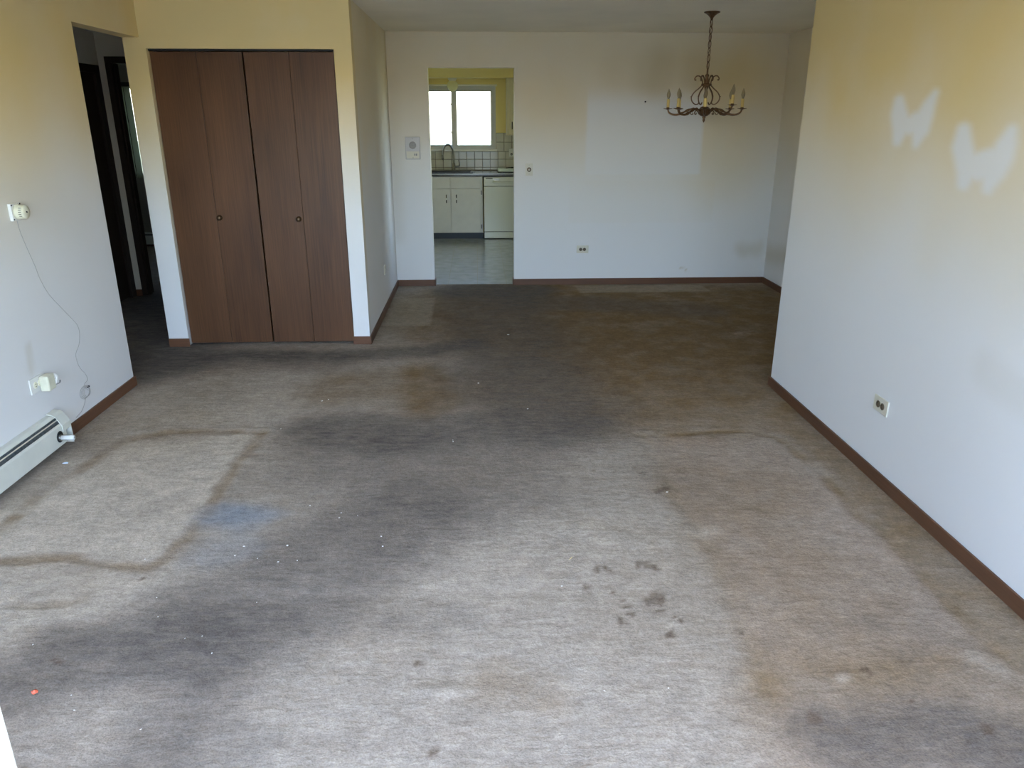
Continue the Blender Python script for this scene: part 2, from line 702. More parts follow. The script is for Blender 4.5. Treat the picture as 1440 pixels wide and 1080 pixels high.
SOIL = [([(-0.174, 7.519), (0.47, 7.491)], 0.16, 0.25, 0.75), ([(0.109, 7.28), (0.153, 6.311), (0.212, 5.459), (0.273, 4.65), (0.365, 4.084)], 0.2, 0.6, 0.62), ([(0.576, 7.015), (1.414, 6.777), (1.959, 6.589)], 0.12, 0.3, 0.45), ([(-2.688, 5.319), (-1.752, 5.399), (-1.015, 5.332), (-0.452, 5.414), (-0.084, 5.625)], 0.05, 0.2, 0.75), ([(-2.279, 5.301), (-0.998, 5.228)], 0.08, 0.25, 0.35), ([(-0.899, 3.936), (-0.462, 3.897)], 0.11, 0.28, 0.72), ([(-0.45, 3.778), (0.092, 3.934), (0.501, 4.001)], 0.08, 0.28, 0.5), ([(-0.723, 3.589), (-0.276, 3.443), (0.074, 3.233)], 0.14, 0.45, 0.45), ([(0.265, 4.945), (0.491, 3.917)], 0.15, 0.35, 0.28), ([(-0.338, 2.944), (-0.597, 2.668), (-0.785, 2.41), (-0.917, 2.256)], 0.15, 0.35, 0.68), ([(-0.863, 2.238), (-1.201, 2.183), (-1.408, 2.174)], 0.04, 0.14, 0.5), ([(-0.925, 2.28), (-0.398, 2.233), (-0.101, 2.22)], 0.015, 0.12, 0.28), ([(-1.448, 1.956), (-1.268, 2.028), (-0.971, 2.066)], 0.07, 0.16, 0.6), ([(-0.874, 1.855), (-0.96, 1.708), (-0.976, 1.611)], 0.05, 0.14, 0.4), ([(-0.847, 1.666), (-0.71, 1.599)], 0.05, 0.12, 0.3), ([(-1.051, 4.09), (-0.815, 4.135), (0.096, 4.107)], 0.01, 0.08, 0.25), ([(-2.97, 6.699), (-2.497, 5.87), (-2.381, 5.305)], 0.35, 0.4, 0.7), ([(-3.311, 6.983), (-2.722, 5.076)], 0.4, 0.4, 0.6), ([(1.002, 1.572), (1.284, 1.61), (1.441, 1.541)], 0.06, 0.18, 0.7), ([(-2.31, 3.491), (-2.22, 3.79)], 0.05, 0.1, 0.35)]
BROWN = [([(0.729, 6.537), (1.374, 6.258), (2.594, 6.205)], 0.95, 1.0, 0.95), ([(0.713, 4.63), (1.305, 4.748), (2.028, 4.868)], 0.35, 0.7, 0.7), ([(-0.898, 4.632), (-0.539, 4.685), (-0.166, 4.6)], 0.14, 0.28, 0.4), ([(-0.396, 4.974), (-0.306, 4.263)], 0.07, 0.16, 0.65), ([(-2.002, 4.82), (-1.906, 4.021)], 0.2, 0.5, 0.25), ([(-2.035, 2.897), (-2.047, 3.253), (-1.979, 3.517), (-1.927, 3.843), (-1.723, 3.952), (-1.211, 3.93)], 0.012, 0.07, 0.75), ([(-1.225, 3.91), (-1.234, 3.485), (-1.233, 3.015), (-1.242, 2.67), (-1.306, 2.587), (-1.473, 2.629), (-1.633, 2.677), (-1.902, 2.668)], 0.012, 0.06, 0.65), ([(-1.656, 2.37), (-1.497, 2.376), (-1.454, 2.417)], 0.01, 0.06, 0.4), ([(-1.926, 3.713), (-1.931, 3.642)], 0.02, 0.08, 0.3), ([(-1.6, 2.146), (-1.561, 2.199)], 0.02, 0.08, 0.4), ([(0.87, 3.799), (1.513, 3.821), (1.634, 3.668)], 0.01, 0.05, 0.85), ([(1.622, 3.688), (1.658, 3.318), (1.648, 2.858), (1.696, 2.649)], 0.012, 0.06, 0.75), ([(1.69, 2.694), (1.67, 2.394), (1.673, 2.175), (1.688, 1.899)], 0.014, 0.06, 0.7), ([(0.886, 3.778), (0.886, 3.434), (0.882, 3.055), (0.921, 2.628), (0.9, 2.292), (0.883, 2.056), (0.869, 1.824)], 0.01, 0.1, 0.4), ([(0.869, 1.824), (1.139, 1.858), (1.323, 1.866)], 0.02, 0.12, 0.25), ([(1.858, 4.133), (1.831, 2.07)], 0.1, 0.16, 0.6), ([(1.019, 3.192), (1.263, 3.108)], 0.12, 0.3, 0.35), ([(1.093, 2.621), (1.267, 2.234)], 0.16, 0.35, 0.3), ([(0.972, 1.732), (1.615, 1.761)], 0.14, 0.25, 0.4), ([(0.016, 1.861), (0.166, 1.839)], 0.05, 0.1, 0.3), ([(0.667, 4.015), (1.61, 3.868)], 0.06, 0.2, 0.3)]
POLYS = [('pale', [(-2.234, 2.936), (-2.028, 3.217), (-1.93, 3.805), (-1.239, 3.891), (-1.244, 3.405), (-1.236, 2.892), (-1.31, 2.632), (-1.643, 2.698), (-2.074, 2.681)], 0.06, 0.65), ('pale', [(-2.38, 5.061), (-1.188, 4.932), (-1.088, 4.261), (-1.267, 3.994), (-2.02, 3.925)], 0.2, 0.35), ('pale', [(-2.025, 2.604), (-1.303, 2.548), (-1.149, 2.565), (-1.202, 2.3), (-1.461, 2.233), (-1.685, 2.063)], 0.1, 0.5), ('pale', [(-0.842, 2.168), (0.046, 2.152), (0.676, 2.132), (0.814, 1.954), (0.806, 1.739), (0.669, 1.407), (-0.632, 1.464)], 0.07, 0.1), ('pale', [(0.066, 2.958), (0.833, 3.127), (0.89, 2.526), (0.848, 2.057), (0.289, 2.156), (-0.1, 2.173), (-0.222, 2.574)], 0.15, 0.12), ('patch', [(-0.804, 7.196), (-0.429, 7.21), (-0.417, 6.171), (-0.816, 6.188)], 0.018, 0.55), ('patch', [(0.986, 7.708), (2.301, 7.687), (2.322, 7.377), (1.002, 7.369)], 0.018, 0.55), ('rose', [(0.918, 3.748), (1.488, 3.752), (1.605, 3.595), (1.629, 3.022), (1.668, 2.596), (1.648, 2.176), (1.655, 1.884), (1.235, 1.87), (0.885, 1.838), (0.896, 2.092), (0.921, 2.628), (0.891, 3.089)], 0.05, 0.6), ('rose', [(0.853, 1.809), (1.7, 1.882), (1.484, 1.414), (0.701, 1.448)], 0.08, 0.5), ('brown', [(0.438, 5.269), (2.308, 5.764), (1.65, 3.866), (0.891, 3.899), (0.72, 4.365)], 0.25, 0.3)]
BLUE = [([(-1.182, 3.0), (-1.034, 2.969)], 0.02, 0.16, 0.55), ([(-1.124, 2.691), (-1.012, 2.74)], 0.05, 0.12, 0.2)]
LIGHTER = [([(0.891, 2.787), (0.961, 2.784)], 0.015, 0.06, 0.8), ([(0.878, 3.838), (0.992, 3.813)], 0.01, 0.04, 0.7), ([(1.585, 1.937), (1.621, 1.902)], 0.02, 0.06, 0.8), ([(-1.318, 3.965), (-1.176, 3.948)], 0.005, 0.03, 0.6), ([(-1.931, 3.941), (-1.881, 3.959)], 0.006, 0.03, 0.7), ([(2.094, 5.816), (2.216, 5.833)], 0.02, 0.06, 0.8), ([(-0.2, 1.87), (-0.048, 1.858)], 0.006, 0.03, 0.4), ([(1.11, 1.869), (1.124, 1.875)], 0.01, 0.02, 0.7), ([(0.396, 2.821), (0.639, 2.668)], 0.01, 0.08, 0.35), ([(-1.309, 3.615), (-1.103, 3.521)], 0.01, 0.05, 0.4)]
SPOTS = [(0.644, 3.346, 0.022), (0.765, 3.373, 0.014), (0.775, 3.317, 0.02), (0.835, 3.134, 0.035), (0.861, 3.162, 0.02), (0.433, 2.501, 0.035), (0.481, 2.509, 0.025), (0.604, 2.523, 0.04), (0.649, 2.511, 0.035), (0.664, 2.491, 0.025), (0.628, 2.322, 0.045), (0.599, 2.284, 0.03), (0.637, 2.282, 0.03), (0.578, 2.306, 0.02), (0.521, 2.217, 0.022), (0.383, 2.395, 0.03), (0.482, 2.354, 0.02), (0.466, 2.188, 0.028), (0.507, 2.275, 0.02), (0.621, 2.108, 0.02), (0.62, 2.241, 0.012), (1.203, 1.9, 0.028), (0.948, 1.719, 0.03), (0.682, 2.174, 0.02), (0.884, 2.107, 0.02), (-0.224, 1.996, 0.022), (-0.161, 1.833, 0.014), (0.452, 3.144, 0.012), (-1.373, 2.056, 0.025), (-1.281, 2.518, 0.016), (1.438, 1.643, 0.03), (1.266, 1.77, 0.015), (0.569, 3.366, 0.01), (-0.144, 1.635, 0.02), (0.619, 3.046, 0.012)]
CRUMBS = [(-0.797, 2.725, 0.0088), (-0.971, 2.727, 0.007), (-0.988, 2.659, 0.0052), (-0.804, 2.605, 0.0051), (-0.731, 2.612, 0.0051), (-0.892, 2.634, 0.0034), (-1.492, 2.141, 0.0045), (-1.248, 1.898, 0.0041), (-1.209, 1.835, 0.0027), (-0.982, 1.751, 0.004), (-0.624, 2.944, 0.0056), (-0.774, 3.06, 0.0057), (-0.423, 2.781, 0.0053), (-0.408, 2.703, 0.0052), (-0.547, 2.96, 0.0037), (-1.187, 2.388, 0.0032), (-1.002, 2.152, 0.003), (-0.948, 2.161, 0.003), (0.29, 2.394, 0.0048), (0.559, 1.849, 0.0041), (0.858, 3.119, 0.0058), (-1.334, 2.648, 0.0034), (-0.976, 4.401, 0.0078), (-0.942, 4.425, 0.0078), (-0.015, 4.69, 0.0109), (-0.154, 3.746, 0.0067), (0.227, 5.855, 0.01), (0.278, 4.213, 0.0075), (-1.138, 2.273, 0.0031), (0.362, 1.846, 0.0027), (-1.122, 3.967, 0.0047), (-0.155, 3.765, 0.0045), (-0.623, 2.988, 0.0038), (-0.816, 2.342, 0.0031), (-0.887, 2.072, 0.0029)]
BUTTERFLIES = [[(3.521, 1.711, 0.026), (3.504, 1.656, 0.04), (3.468, 1.606, 0.044), (3.482, 1.541, 0.024)], [(3.469, 1.611, 0.044), (3.395, 1.609, 0.044), (3.311, 1.636, 0.04)], [(3.247, 1.735, 0.017), (3.276, 1.692, 0.029), (3.296, 1.646, 0.038), (3.311, 1.593, 0.04), (3.327, 1.53, 0.017)], [(3.009, 1.598, 0.027), (2.996, 1.532, 0.039), (2.94, 1.456, 0.041), (2.946, 1.394, 0.023)], [(2.943, 1.465, 0.043), (2.871, 1.467, 0.056), (2.796, 1.49, 0.051)], [(2.729, 1.601, 0.018), (2.743, 1.549, 0.034), (2.759, 1.5, 0.04), (2.782, 1.449, 0.039), (2.796, 1.389, 0.02)]]



# ------------------------------------------------------------------ walls with stain attributes
def grid_wall(name, axis, face, back, u0, u1, z0, z1, step, holes, tar_fn, material, soot_fn=None, flip=1):
    """wall slab; its visible face is a fine grid carrying 'tar'/'soot'.
    axis 'x': face plane x=face, u=y; axis 'y': face plane y=face, u=x. holes: (ua,ub,za,zb)"""
    def lines(a, b, cuts):
        pts = sorted({round(a, 4), round(b, 4), *[round(c, 4) for c in cuts if a < c < b]})
        out = []
        for p, q in zip(pts, pts[1:]):
            k = max(1, int(math.ceil((q - p) / step)))
            out += list(np.linspace(p, q, k, endpoint=False))
        return np.array(out + [pts[-1]])
    us = lines(u0, u1, [h for ho in holes for h in ho[:2]])
    zs = lines(z0, z1, [h for ho in holes for h in ho[2:]])
    U, Z = np.meshgrid(us, zs)
    nu, nz = len(us), len(zs)
    n = nu * nz
    F = np.full(n, face)
    co = np.stack([F, U.ravel(), Z.ravel()] if axis == 'x' else [U.ravel(), F, Z.ravel()], 1)
    i, j = np.meshgrid(np.arange(nu - 1), np.arange(nz - 1))
    uc = (us[:-1] + us[1:])[i] / 2
    zc = (zs[:-1] + zs[1:])[j] / 2
    keep = np.ones(uc.shape, bool)
    for a, b, c, d in holes:
        keep &= ~((uc > a) & (uc < b) & (zc > c) & (zc < d))
    i, j = i[keep], j[keep]
    q = np.stack([j * nu + i, j * nu + i + 1, (j + 1) * nu + i + 1, (j + 1) * nu + i], 1)
    verts = co.tolist()
    faces = q.tolist()
    tar = np.clip(tar_fn(U.ravel(), Z.ravel()), 0, 1).tolist()
    soot = (np.clip(soot_fn(U.ravel(), Z.ravel()), 0, 1) if soot_fn else np.zeros(n)).tolist()

    def pt(u, z, f):
        return (f, u, z) if axis == 'x' else (u, f, z)

    def quad(ps):
        k = len(verts)
        verts.extend(ps)
        for p in ps:
            u, z = (p[1], p[2]) if axis == 'x' else (p[0], p[2])
            tar.append(float(np.clip(tar_fn(np.array([u]), np.array([z]))[0], 0, 1)))
            soot.append(0.0)
        faces.append([k, k + 1, k + 2, k + 3])
    # back face pieces, outer rim and hole reveals
    zcuts = sorted({z0, z1, *[h for ho in holes for h in ho[2:] if z0 < h < z1]})
    ucuts = sorted({u0, u1, *[h for ho in holes for h in ho[:2] if u0 < h < u1]})

    def solid(a, b, c, d):
        um, zm = (a + b) / 2, (c + d) / 2
        if not (u0 < um < u1 and z0 < zm < z1):
            return False
        return not any(ha < um < hb and hc < zm < hd for ha, hb, hc, hd in holes)
    uc_ = [u0 - 1] + ucuts + [u1 + 1]
    zc_ = [z0 - 1] + zcuts + [z1 + 1]
    for a in range(len(uc_) - 1):
        for c in range(len(zc_) - 1):
            A, B, Cc, D = uc_[a], uc_[a + 1], zc_[c], zc_[c + 1]
            if not solid(A, B, Cc, D):
                continue
            quad([pt(A, Cc, back), pt(B, Cc, back), pt(B, D, back), pt(A, D, back)])
            if a + 2 < len(uc_) and not solid(B, uc_[a + 2], Cc, D):
                quad([pt(B, Cc, face), pt(B, Cc, back), pt(B, D, back), pt(B, D, face)])
            if not solid(uc_[a - 1], A, Cc, D):
                quad([pt(A, Cc, face), pt(A, Cc, back), pt(A, D, back), pt(A, D, face)])
            if not solid(A, B, zc_[c - 1], Cc):
                quad([pt(A, Cc, face), pt(B, Cc, face), pt(B, Cc, back), pt(A, Cc, back)])
            if c + 2 < len(zc_) and not solid(A, B, D, zc_[c + 2]):
                quad([pt(A, D, face), pt(B, D, face), pt(B, D, back), pt(A, D, back)])
    me = bpy.data.meshes.new(name)
    me.from_pydata(verts, [], faces)
    for nm, data in (('tar', tar), ('soot', soot)):
        at = me.attributes.new(nm, 'FLOAT', 'POINT')
        at.data.foreach_set('value', np.array(data, dtype=np.float32))
    bm = bmesh.new()
    bm.from_mesh(me)
    bmesh.ops.remove_doubles(bm, verts=bm.verts[:], dist=1e-5)
    bmesh.ops.recalc_face_normals(bm, faces=bm.faces[:])
    bm.to_mesh(me)
    bm.free()
    return struct(new_obj(name, me, material))


def tar_profile(z_lo, z_hi, top):
    def f(u, z):
        w = (fbm(u + 3.1, z * 0.6 + 7, 1.3, 3) - 0.5) * 0.5
        return top * sstep(z_lo, z_hi, z + w)
    return f


# right wall with the pale shapes two hangings left behind
def tar_right(u, z):
    t = tar_profile(0.75, 2.12, 1.0)(u, z)
    clean = np.zeros(u.shape)
    for st in BUTTERFLIES:
        for (a, b) in zip(st, st[1:]):
            d, k = seg_dist(u * 0.52, z, (a[0] * 0.52, a[1]), (b[0] * 0.52, b[1]))
            r = a[2] + (b[2] - a[2]) * k
            clean = np.maximum(clean, 1 - sstep(-0.022, 0.016, d - r))
    return t * (1 - 0.90 * clean)


def soot_right(u, z):
    s = 0.10 * path_mask(u, z, [(2.6, 0.75), (2.2, 0.7)], 0.02, 0.1)
    return s


def tar_far(u, z):
    t = tar_profile(0.8, 2.3, 0.60)(u, z)
    t = t + 0.12 * path_mask(u, z, [(0.75, 1.2), (0.75, 1.6)], 0.1, 0.6) * sstep(0.9, 1.3, z)
    t = t + 0.25 * path_mask(u, z, [(2.45, 1.15), (2.5, 1.9)], 0.1, 0.5)
    patch = sstep(1.05, 1.09, u) * (1 - sstep(2.21, 2.235, u)) * sstep(1.09, 1.105, z) * (1 - sstep(1.72, 1.95, z))
    ghost = sstep(0.9, 0.93, u) * (1 - sstep(2.38, 2.4, u)) * sstep(0.62, 0.64, z) * (1 - sstep(1.03, 1.06, z))
    return t * (1 - 0.95 * patch) + 0.05 * ghost


def soot_and_band_far(u, z):
    w = (fbm(u * 2.0, z * 0.7, 3.0, 3) - 0.5)
    s = 0.26 * path_mask(u + w * 0.12, z, [(1.70, 1.95), (1.74, 2.15)], 0.0, 0.26)
    s = s + 0.16 * path_mask(u + w * 0.12, z, [(2.1, 1.98), (2.12, 2.12)], 0.0, 0.22)
    s = s + 0.14 * path_mask(u, z, [(1.4, 2.05), (2.4, 2.05)], 0.05, 0.3)
    s = s + 0.28 * path_mask(u + w * 0.15, z + w * 0.1, [(2.72, 0.34), (2.9, 0.36)], 0.0, 0.14)
    s = s + 0.5 * path_mask(u, z, [(2.10, 0.155), (2.15, 0.15), (2.17, 0.12)], 0.0, 0.012)
    s = s + 0.12 * path_mask(u, z, [(-0.8, 0.5), (-0.8, 2.0)], 0.0, 0.12)  # darker vertical band beside the closet corner
    return s


def tar_closet(u, z):
    return tar_profile(0.75, 2.0, 1.0)(u, z)


def soot_left(u, z):
    s = 0.22 * path_mask(u, z, [(3.70, 0.44), (3.72, 0.56)], 0.005, 0.04)
    s = s + 0.05 * path_mask(u, z, [(3.4, 1.25), (4.4, 1.0)], 0.02, 0.3)
    return s


wall_left = grid_wall('wall_left', 'x', XL, XL - T, YFRONT, YC, 0, ZC, 0.03,
                      [(YO, YC + 0.01, -0.01, 2.145)], lambda u, z: tar_profile(0.85, 2.0, 0.95)(u, z), M_WALL, soot_left)
wall_right = grid_wall('wall_right', 'x', XR, XR + T, YFRONT, YR, 0, ZC, 0.015, [], tar_right, M_WALL, soot_right)
wall_far = grid_wall('wall_far', 'y', YF, YF + 0.12, XC - T, XD + T, 0, ZC, 0.02,
                     [(-0.463, 0.36, -0.01, 2.087)], tar_far, M_WALL, soot_and_band_far)
wall_closet = grid_wall('wall_closet_front', 'y', YC, YC + T, XL - T, XC, 0, ZC, 0.03,
                        [(-2.214, -0.965, -0.01, 2.078)], tar_closet, M_WALL)
wall_cside = grid_wall('wall_closet_side', 'x', XC, XC - T, YC + T, YF, 0, ZC, 0.04, [],
                       tar_profile(0.9, 2.2, 0.75), M_WALL)
wall_dining = grid_wall('wall_dining', 'x', XD, XD + T, YR, YF, 0, ZC, 0.04, [], tar_profile(0.5, 2.0, 0.6), M_WALL,
                        lambda u, z: 0.35 * path_mask(u, z, [(7.3, 0.35), (7.7, 0.3)], 0.0, 0.18))
wall_return = grid_wall('wall_dining_return', 'y', YR, YR - T, XR + T, XD + T, 0, ZC, 0.08, [], tar_profile(0.8, 2.0, 0.8), M_WALL)
wall_front = grid_wall('wall_front', 'y', YFRONT, YFRONT - 0.16, XL - T, XR + T, 0, ZC, 0.08,
                       [(-2.15, 1.78, -0.01, 2.16)], tar_profile(0.9, 2.0, 0.9), M_WALL)
# hall, bedroom, closet interior
flat = lambda u, z: np.full(np.shape(u), 0.35)
grid_wall('wall_hall_side', 'x', XH, XH - T, 4.3, YH + 0.12, 0, ZC, 0.2, [(6.50, 7.34, -0.01, 2.04)], flat, M_WALL)
grid_wall('wall_hall_end', 'y', YH, YH + 0.12, XH, XL - T, 0, ZC, 0.2, [(-3.245, -2.44, -0.01, 2.10)], flat, M_WALL)
grid_wall('wall_hall_near', 'y', 4.3, 4.19, XH - T, XL - T, 0, ZC, 0.2, [], flat, M_WALL)
grid_wall('wall_hall_closet', 'x', XL - T, XL - 0.01, YC + T, YH, 0, ZC, 0.2, [], flat, M_WALL)
grid_wall('wall_closet_back', 'y', 6.40, 6.48, XL - 0.01, XC - T, 0, ZC, 0.2, [], flat, M_WALL)
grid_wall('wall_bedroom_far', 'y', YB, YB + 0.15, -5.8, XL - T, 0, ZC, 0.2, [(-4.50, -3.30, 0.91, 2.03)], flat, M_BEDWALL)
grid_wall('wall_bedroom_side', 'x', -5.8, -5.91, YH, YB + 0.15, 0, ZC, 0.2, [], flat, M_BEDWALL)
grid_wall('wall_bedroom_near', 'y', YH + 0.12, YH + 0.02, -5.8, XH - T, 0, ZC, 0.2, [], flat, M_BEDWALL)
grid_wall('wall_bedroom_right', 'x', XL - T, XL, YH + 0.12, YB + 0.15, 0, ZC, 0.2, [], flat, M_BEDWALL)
box('wall_side_room', -4.6, -4.5, 6.3, YH + 0.02, 0, ZC, M_WALL)['kind'] = 'structure'
box('wall_side_room_near', -4.5, XH - T, 6.2, 6.3, 0, ZC, M_WALL)['kind'] = 'structure'
# kitchen
kt = lambda u, z: np.full(np.shape(u), 0.5)
KX0, KX1 = -1.55, 1.05
WX0, WX1, WZ0, WZ1 = -0.923, 0.269, 1.204, 2.061
wall_kback = grid_wall('wall_kitchen_window', 'y', YK, YK + 0.15, KX0, KX1, 0, ZC, 0.1, [(WX0, WX1, WZ0, WZ1)], kt, M_KWALL)
grid_wall('wall_kitchen_left', 'x', KX0, KX0 - T, YF + 0.12, YK, 0, ZC, 0.3, [(7.98, 9.78, 0.06, 2.10)], kt, M_KWALL)  # hole for an added opening that brightens the kitchen
grid_wall('wall_kitchen_right', 'x', KX1, KX1 + T, YF + 0.12, YK, 0, ZC, 0.3, [(8.1, 9.7, 0.6, 2.05)], kt, M_KWALL)  # hole for the second added opening, also there for daylight
grid_wall('wall_kitchen_near', 'y', YF + 0.125, YF + 0.121, KX0, KX1, 0, ZC, 0.3, [(-0.463, 0.36, -0.01, 2.087)], kt, M_KWALL)

# ceiling and ground
struct(box('ceiling', -6.0, 3.2, 0.16, 11.8, ZC, ZC + 0.1, M_CEIL))
struct(box('trim_soffit', KX0, KX1, 11.22, YK, 2.16, ZC, M_KWALL))
struct(box('ground', -60, 60, -60, 70, -0.4, -0.3, M_GROUND))
struct(box('ceiling_added_overhang', -4.5, 4.5, -1.15, 0.16, 2.40, 2.55, M_TRIMWHITE))  # unseen overhang, added to cut steep sky light on the near floor
struct(box('wall_added_sky_block', -30, 30, -9.2, -9.0, -0.3, 1.8, M_CONCRETE))  # unseen wall, added to hold low sky light off the far wall
struct(box('floor_patio', -3.5, 3.5, -3.0, 0.16, -0.3, -0.03, M_CONCRETE))

# ------------------------------------------------------------------ carpet


def build_carpet():
    step_x = 0.016
    xs = [np.arange(-5.8, XL - T, 0.06), np.arange(XL - T, XD + T, step_x), [XD + T]]
    xs = np.concatenate(xs)
    ys = np.concatenate([np.arange(0.16, 1.4, 0.03), np.arange(1.4, 4.6, 0.013), np.arange(4.6, 7.82, 0.022), np.arange(7.82, YB, 0.08), [YB]])
    ys = np.unique(np.round(ys, 4))
    xs = np.unique(np.round(xs, 4))
    X, Y = np.meshgrid(xs, ys)
    nx, ny = len(xs), len(ys)
    x, y = X.ravel(), Y.ravel()
    w1 = (fbm(x, y, 3.0, 4) - 0.5)
    w2 = (fbm(x + 40, y + 13, 3.0, 4) - 0.5)
    f1 = (fbm(x + 4, y + 3, 11.0, 3) - 0.5)
    f2 = (fbm(x + 24, y + 63, 11.0, 3) - 0.5)
    wx, wy = x + w1 * 0.16 + f1 * 0.05, y + w2 * 0.16 + f2 * 0.05
    sx, sy = x + w1 * 0.03 + f1 * 0.03, y + w2 * 0.03 + f2 * 0.03
    A = {k: np.zeros(x.shape) for k in ('soil', 'brown', 'pale', 'rose', 'blue', 'spots', 'lighter', 'patch')}

    def comb(k, m):
        A[k] = 1 - (1 - A[k]) * (1 - np.clip(m, 0, 1))
    mod = 0.7 + 0.6 * fbm(x + 9, y + 2, 5.0, 4)
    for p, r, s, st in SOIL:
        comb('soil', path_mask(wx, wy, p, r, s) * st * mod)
    for p, r, s, st in BROWN:
        if r < 0.03:
            comb('brown', path_mask(sx, sy, p, r * 0.5, s * 0.85) * st * 0.9 * np.clip(-0.25 + 2.0 * fbm(x, y, 6.0, 4), 0, 1))
        else:
            comb('brown', path_mask(wx, wy, p, r, s) * st * mod)
    for k, p, s, st in POLYS:
        if s < 0.03:
            comb(k, poly_mask(x, y, p, s) * st)
        else:
            comb(k, poly_mask(sx, sy, p, s) * st * mod)
    for p, r, s, st in BLUE:
        comb('blue', path_mask(wx, wy, p, r, s) * st)
    for p, r, s, st in LIGHTER:
        comb('lighter', path_mask(sx, sy, p, r, s) * st * 0.40 * np.clip(fbm(x, y, 30.0, 3) * 1.6 - 0.3, 0, 1))
    ragx = x + (fbm(x, y, 26.0, 4) - 0.5) * 0.065
    ragy = y + (fbm(x + 7, y + 5, 26.0, 4) - 0.5) * 0.065
    for a, b, r in SPOTS:
        d = np.hypot((ragx - a), (ragy - b) * 0.8)
        comb('spots', (1 - sstep(r * 0.35, r * 0.85, d)) * (0.78 if r < 0.03 else 0.66))
    # general grime mottling and a darker rim by the walls
    comb('soil', np.clip(fbm(x + 31, y + 11, 1.6, 4) - 0.5, 0, 1) * 0.7)
    comb('brown', np.clip(fbm(x + 71, y + 41, 1.9, 4) - 0.5, 0, 1) * 0.6)
    comb('pale', np.clip(fbm(x + 51, y + 81, 2.4, 4) - 0.52, 0, 1) * 0.6)
    # gentle waves and dents where furniture stood
    z = 0.004 * (fbm(x + 5, y, 2.5, 3) - 0.5)
    for p, r, s, st in BROWN:
        if r < 0.02:
            z = z - 0.003 * path_mask(sx, sy, p, r, 0.03)
    for p, r, s, st in LIGHTER:
        z = z + 0.004 * path_mask(sx, sy, p, r, s)
    # crease across the living room
    z = z - 0.002 * path_mask(sx, sy, [(-1.0, 2.36), (0.6, 2.36)], 0.0, 0.07)
    z = z - z.max()
    co = np.stack([x, y, z], 1)
    i, j = np.meshgrid(np.arange(nx - 1), np.arange(ny - 1))
    xc = (xs[:-1] + xs[1:])[i] / 2
    yc = (ys[:-1] + ys[1:])[j] / 2
    keep = ((xc > XL - T) & (xc < XR + T) & (yc < YR)) | ((xc > XL - T) & (yc >= YR) & (yc < YF + 0.045)) \
        | ((xc <= XL - T) & (xc > XH - T) & (yc > 4.19) & (yc < YH + 0.1)) | ((xc <= XL - T) & (yc > 6.2))
    i, j = i[keep], j[keep]
    q = np.stack([j * nx + i, j * nx + i + 1, (j + 1) * nx + i + 1, (j + 1) * nx + i], 1)
    used = np.unique(q)
    remap = np.full(len(co), -1)
    remap[used] = np.arange(len(used))
    q = remap[q]
    co = co[used]
    me = bpy.data.meshes.new('floor')
    nv, nf = len(co), len(q)
    me.vertices.add(nv)
    me.vertices.foreach_set('co', co.astype(np.float32).ravel())
    me.loops.add(nf * 4)
    me.loops.foreach_set('vertex_index', q.ravel().astype(np.int32))
    me.polygons.add(nf)
    me.polygons.foreach_set('loop_start', np.arange(0, nf * 4, 4, dtype=np.int32))
    me.update(calc_edges=True)
    for k, v in A.items():
        at = me.attributes.new(k, 'FLOAT', 'POINT')
        at.data.foreach_set('value', v[used].astype(np.float32))
    me.validate()
    o = new_obj('floor', me, M_CARPET, smooth=True)
    struct(o)
    return o


build_carpet()
struct(box('floor_slab', -6.0, 3.2, 0.16, 11.8, -0.3, -0.02, M_CONCRETE))

# ------------------------------------------------------------------ baseboards
BH, BT = 0.058, 0.012


def base(name, x0, x1, y0, y1, material, h=BH):
    o = box(name, x0, x1, y0, y1, -0.006, h, material, bev=0.003)
    return struct(o)


base('baseboard_left', XL, XL + BT, 3.815, YO, M_BASEY)
base('baseboard_left_end', XL - T, XL + BT, YO, YO + BT, M_BASEX)
base('baseboard_right', XR - BT, XR, YFRONT, YR + BT, M_BASEY)
base('baseboard_far_right', 0.36, XD, YF - BT, YF, M_BASEX)
base('baseboard_far_left', XC, -0.463, YF - BT, YF, M_BASEX)
base('baseboard_kitchen_doorway_left', -0.463, -0.451, YF - BT, YF + 0.12, M_BASEY)
base('baseboard_kitchen_doorway_right', 0.348, 0.36, YF - BT, YF + 0.12, M_BASEY)
base('baseboard_dining', XD - BT, XD, YR, YF - BT, M_BASEY)
base('baseboard_closet_side', XC, XC + BT, YC, YF - BT, M_BASEY)
base('baseboard_closet_column_left', XL - T, -2.206, YC - BT, YC, M_BASEX)
base('baseboard_closet_column_right', -0.972, XC + BT, YC - BT, YC, M_BASEX)
base('baseboard_hall_end', XH, -3.29, YH - BT, YH, M_BASEX)
base('baseboard_bedroom', -5.8, XL - T, YB - BT, YB, M_BASEX)

# ------------------------------------------------------------------ closet bifold doors
DZ0, DZ1 = 0.012, 2.062
struct(box('trim_closet_track', -2.214, -0.965, YC + 0.030, YC + 0.060, 2.066, 2.078, M_BLACK))


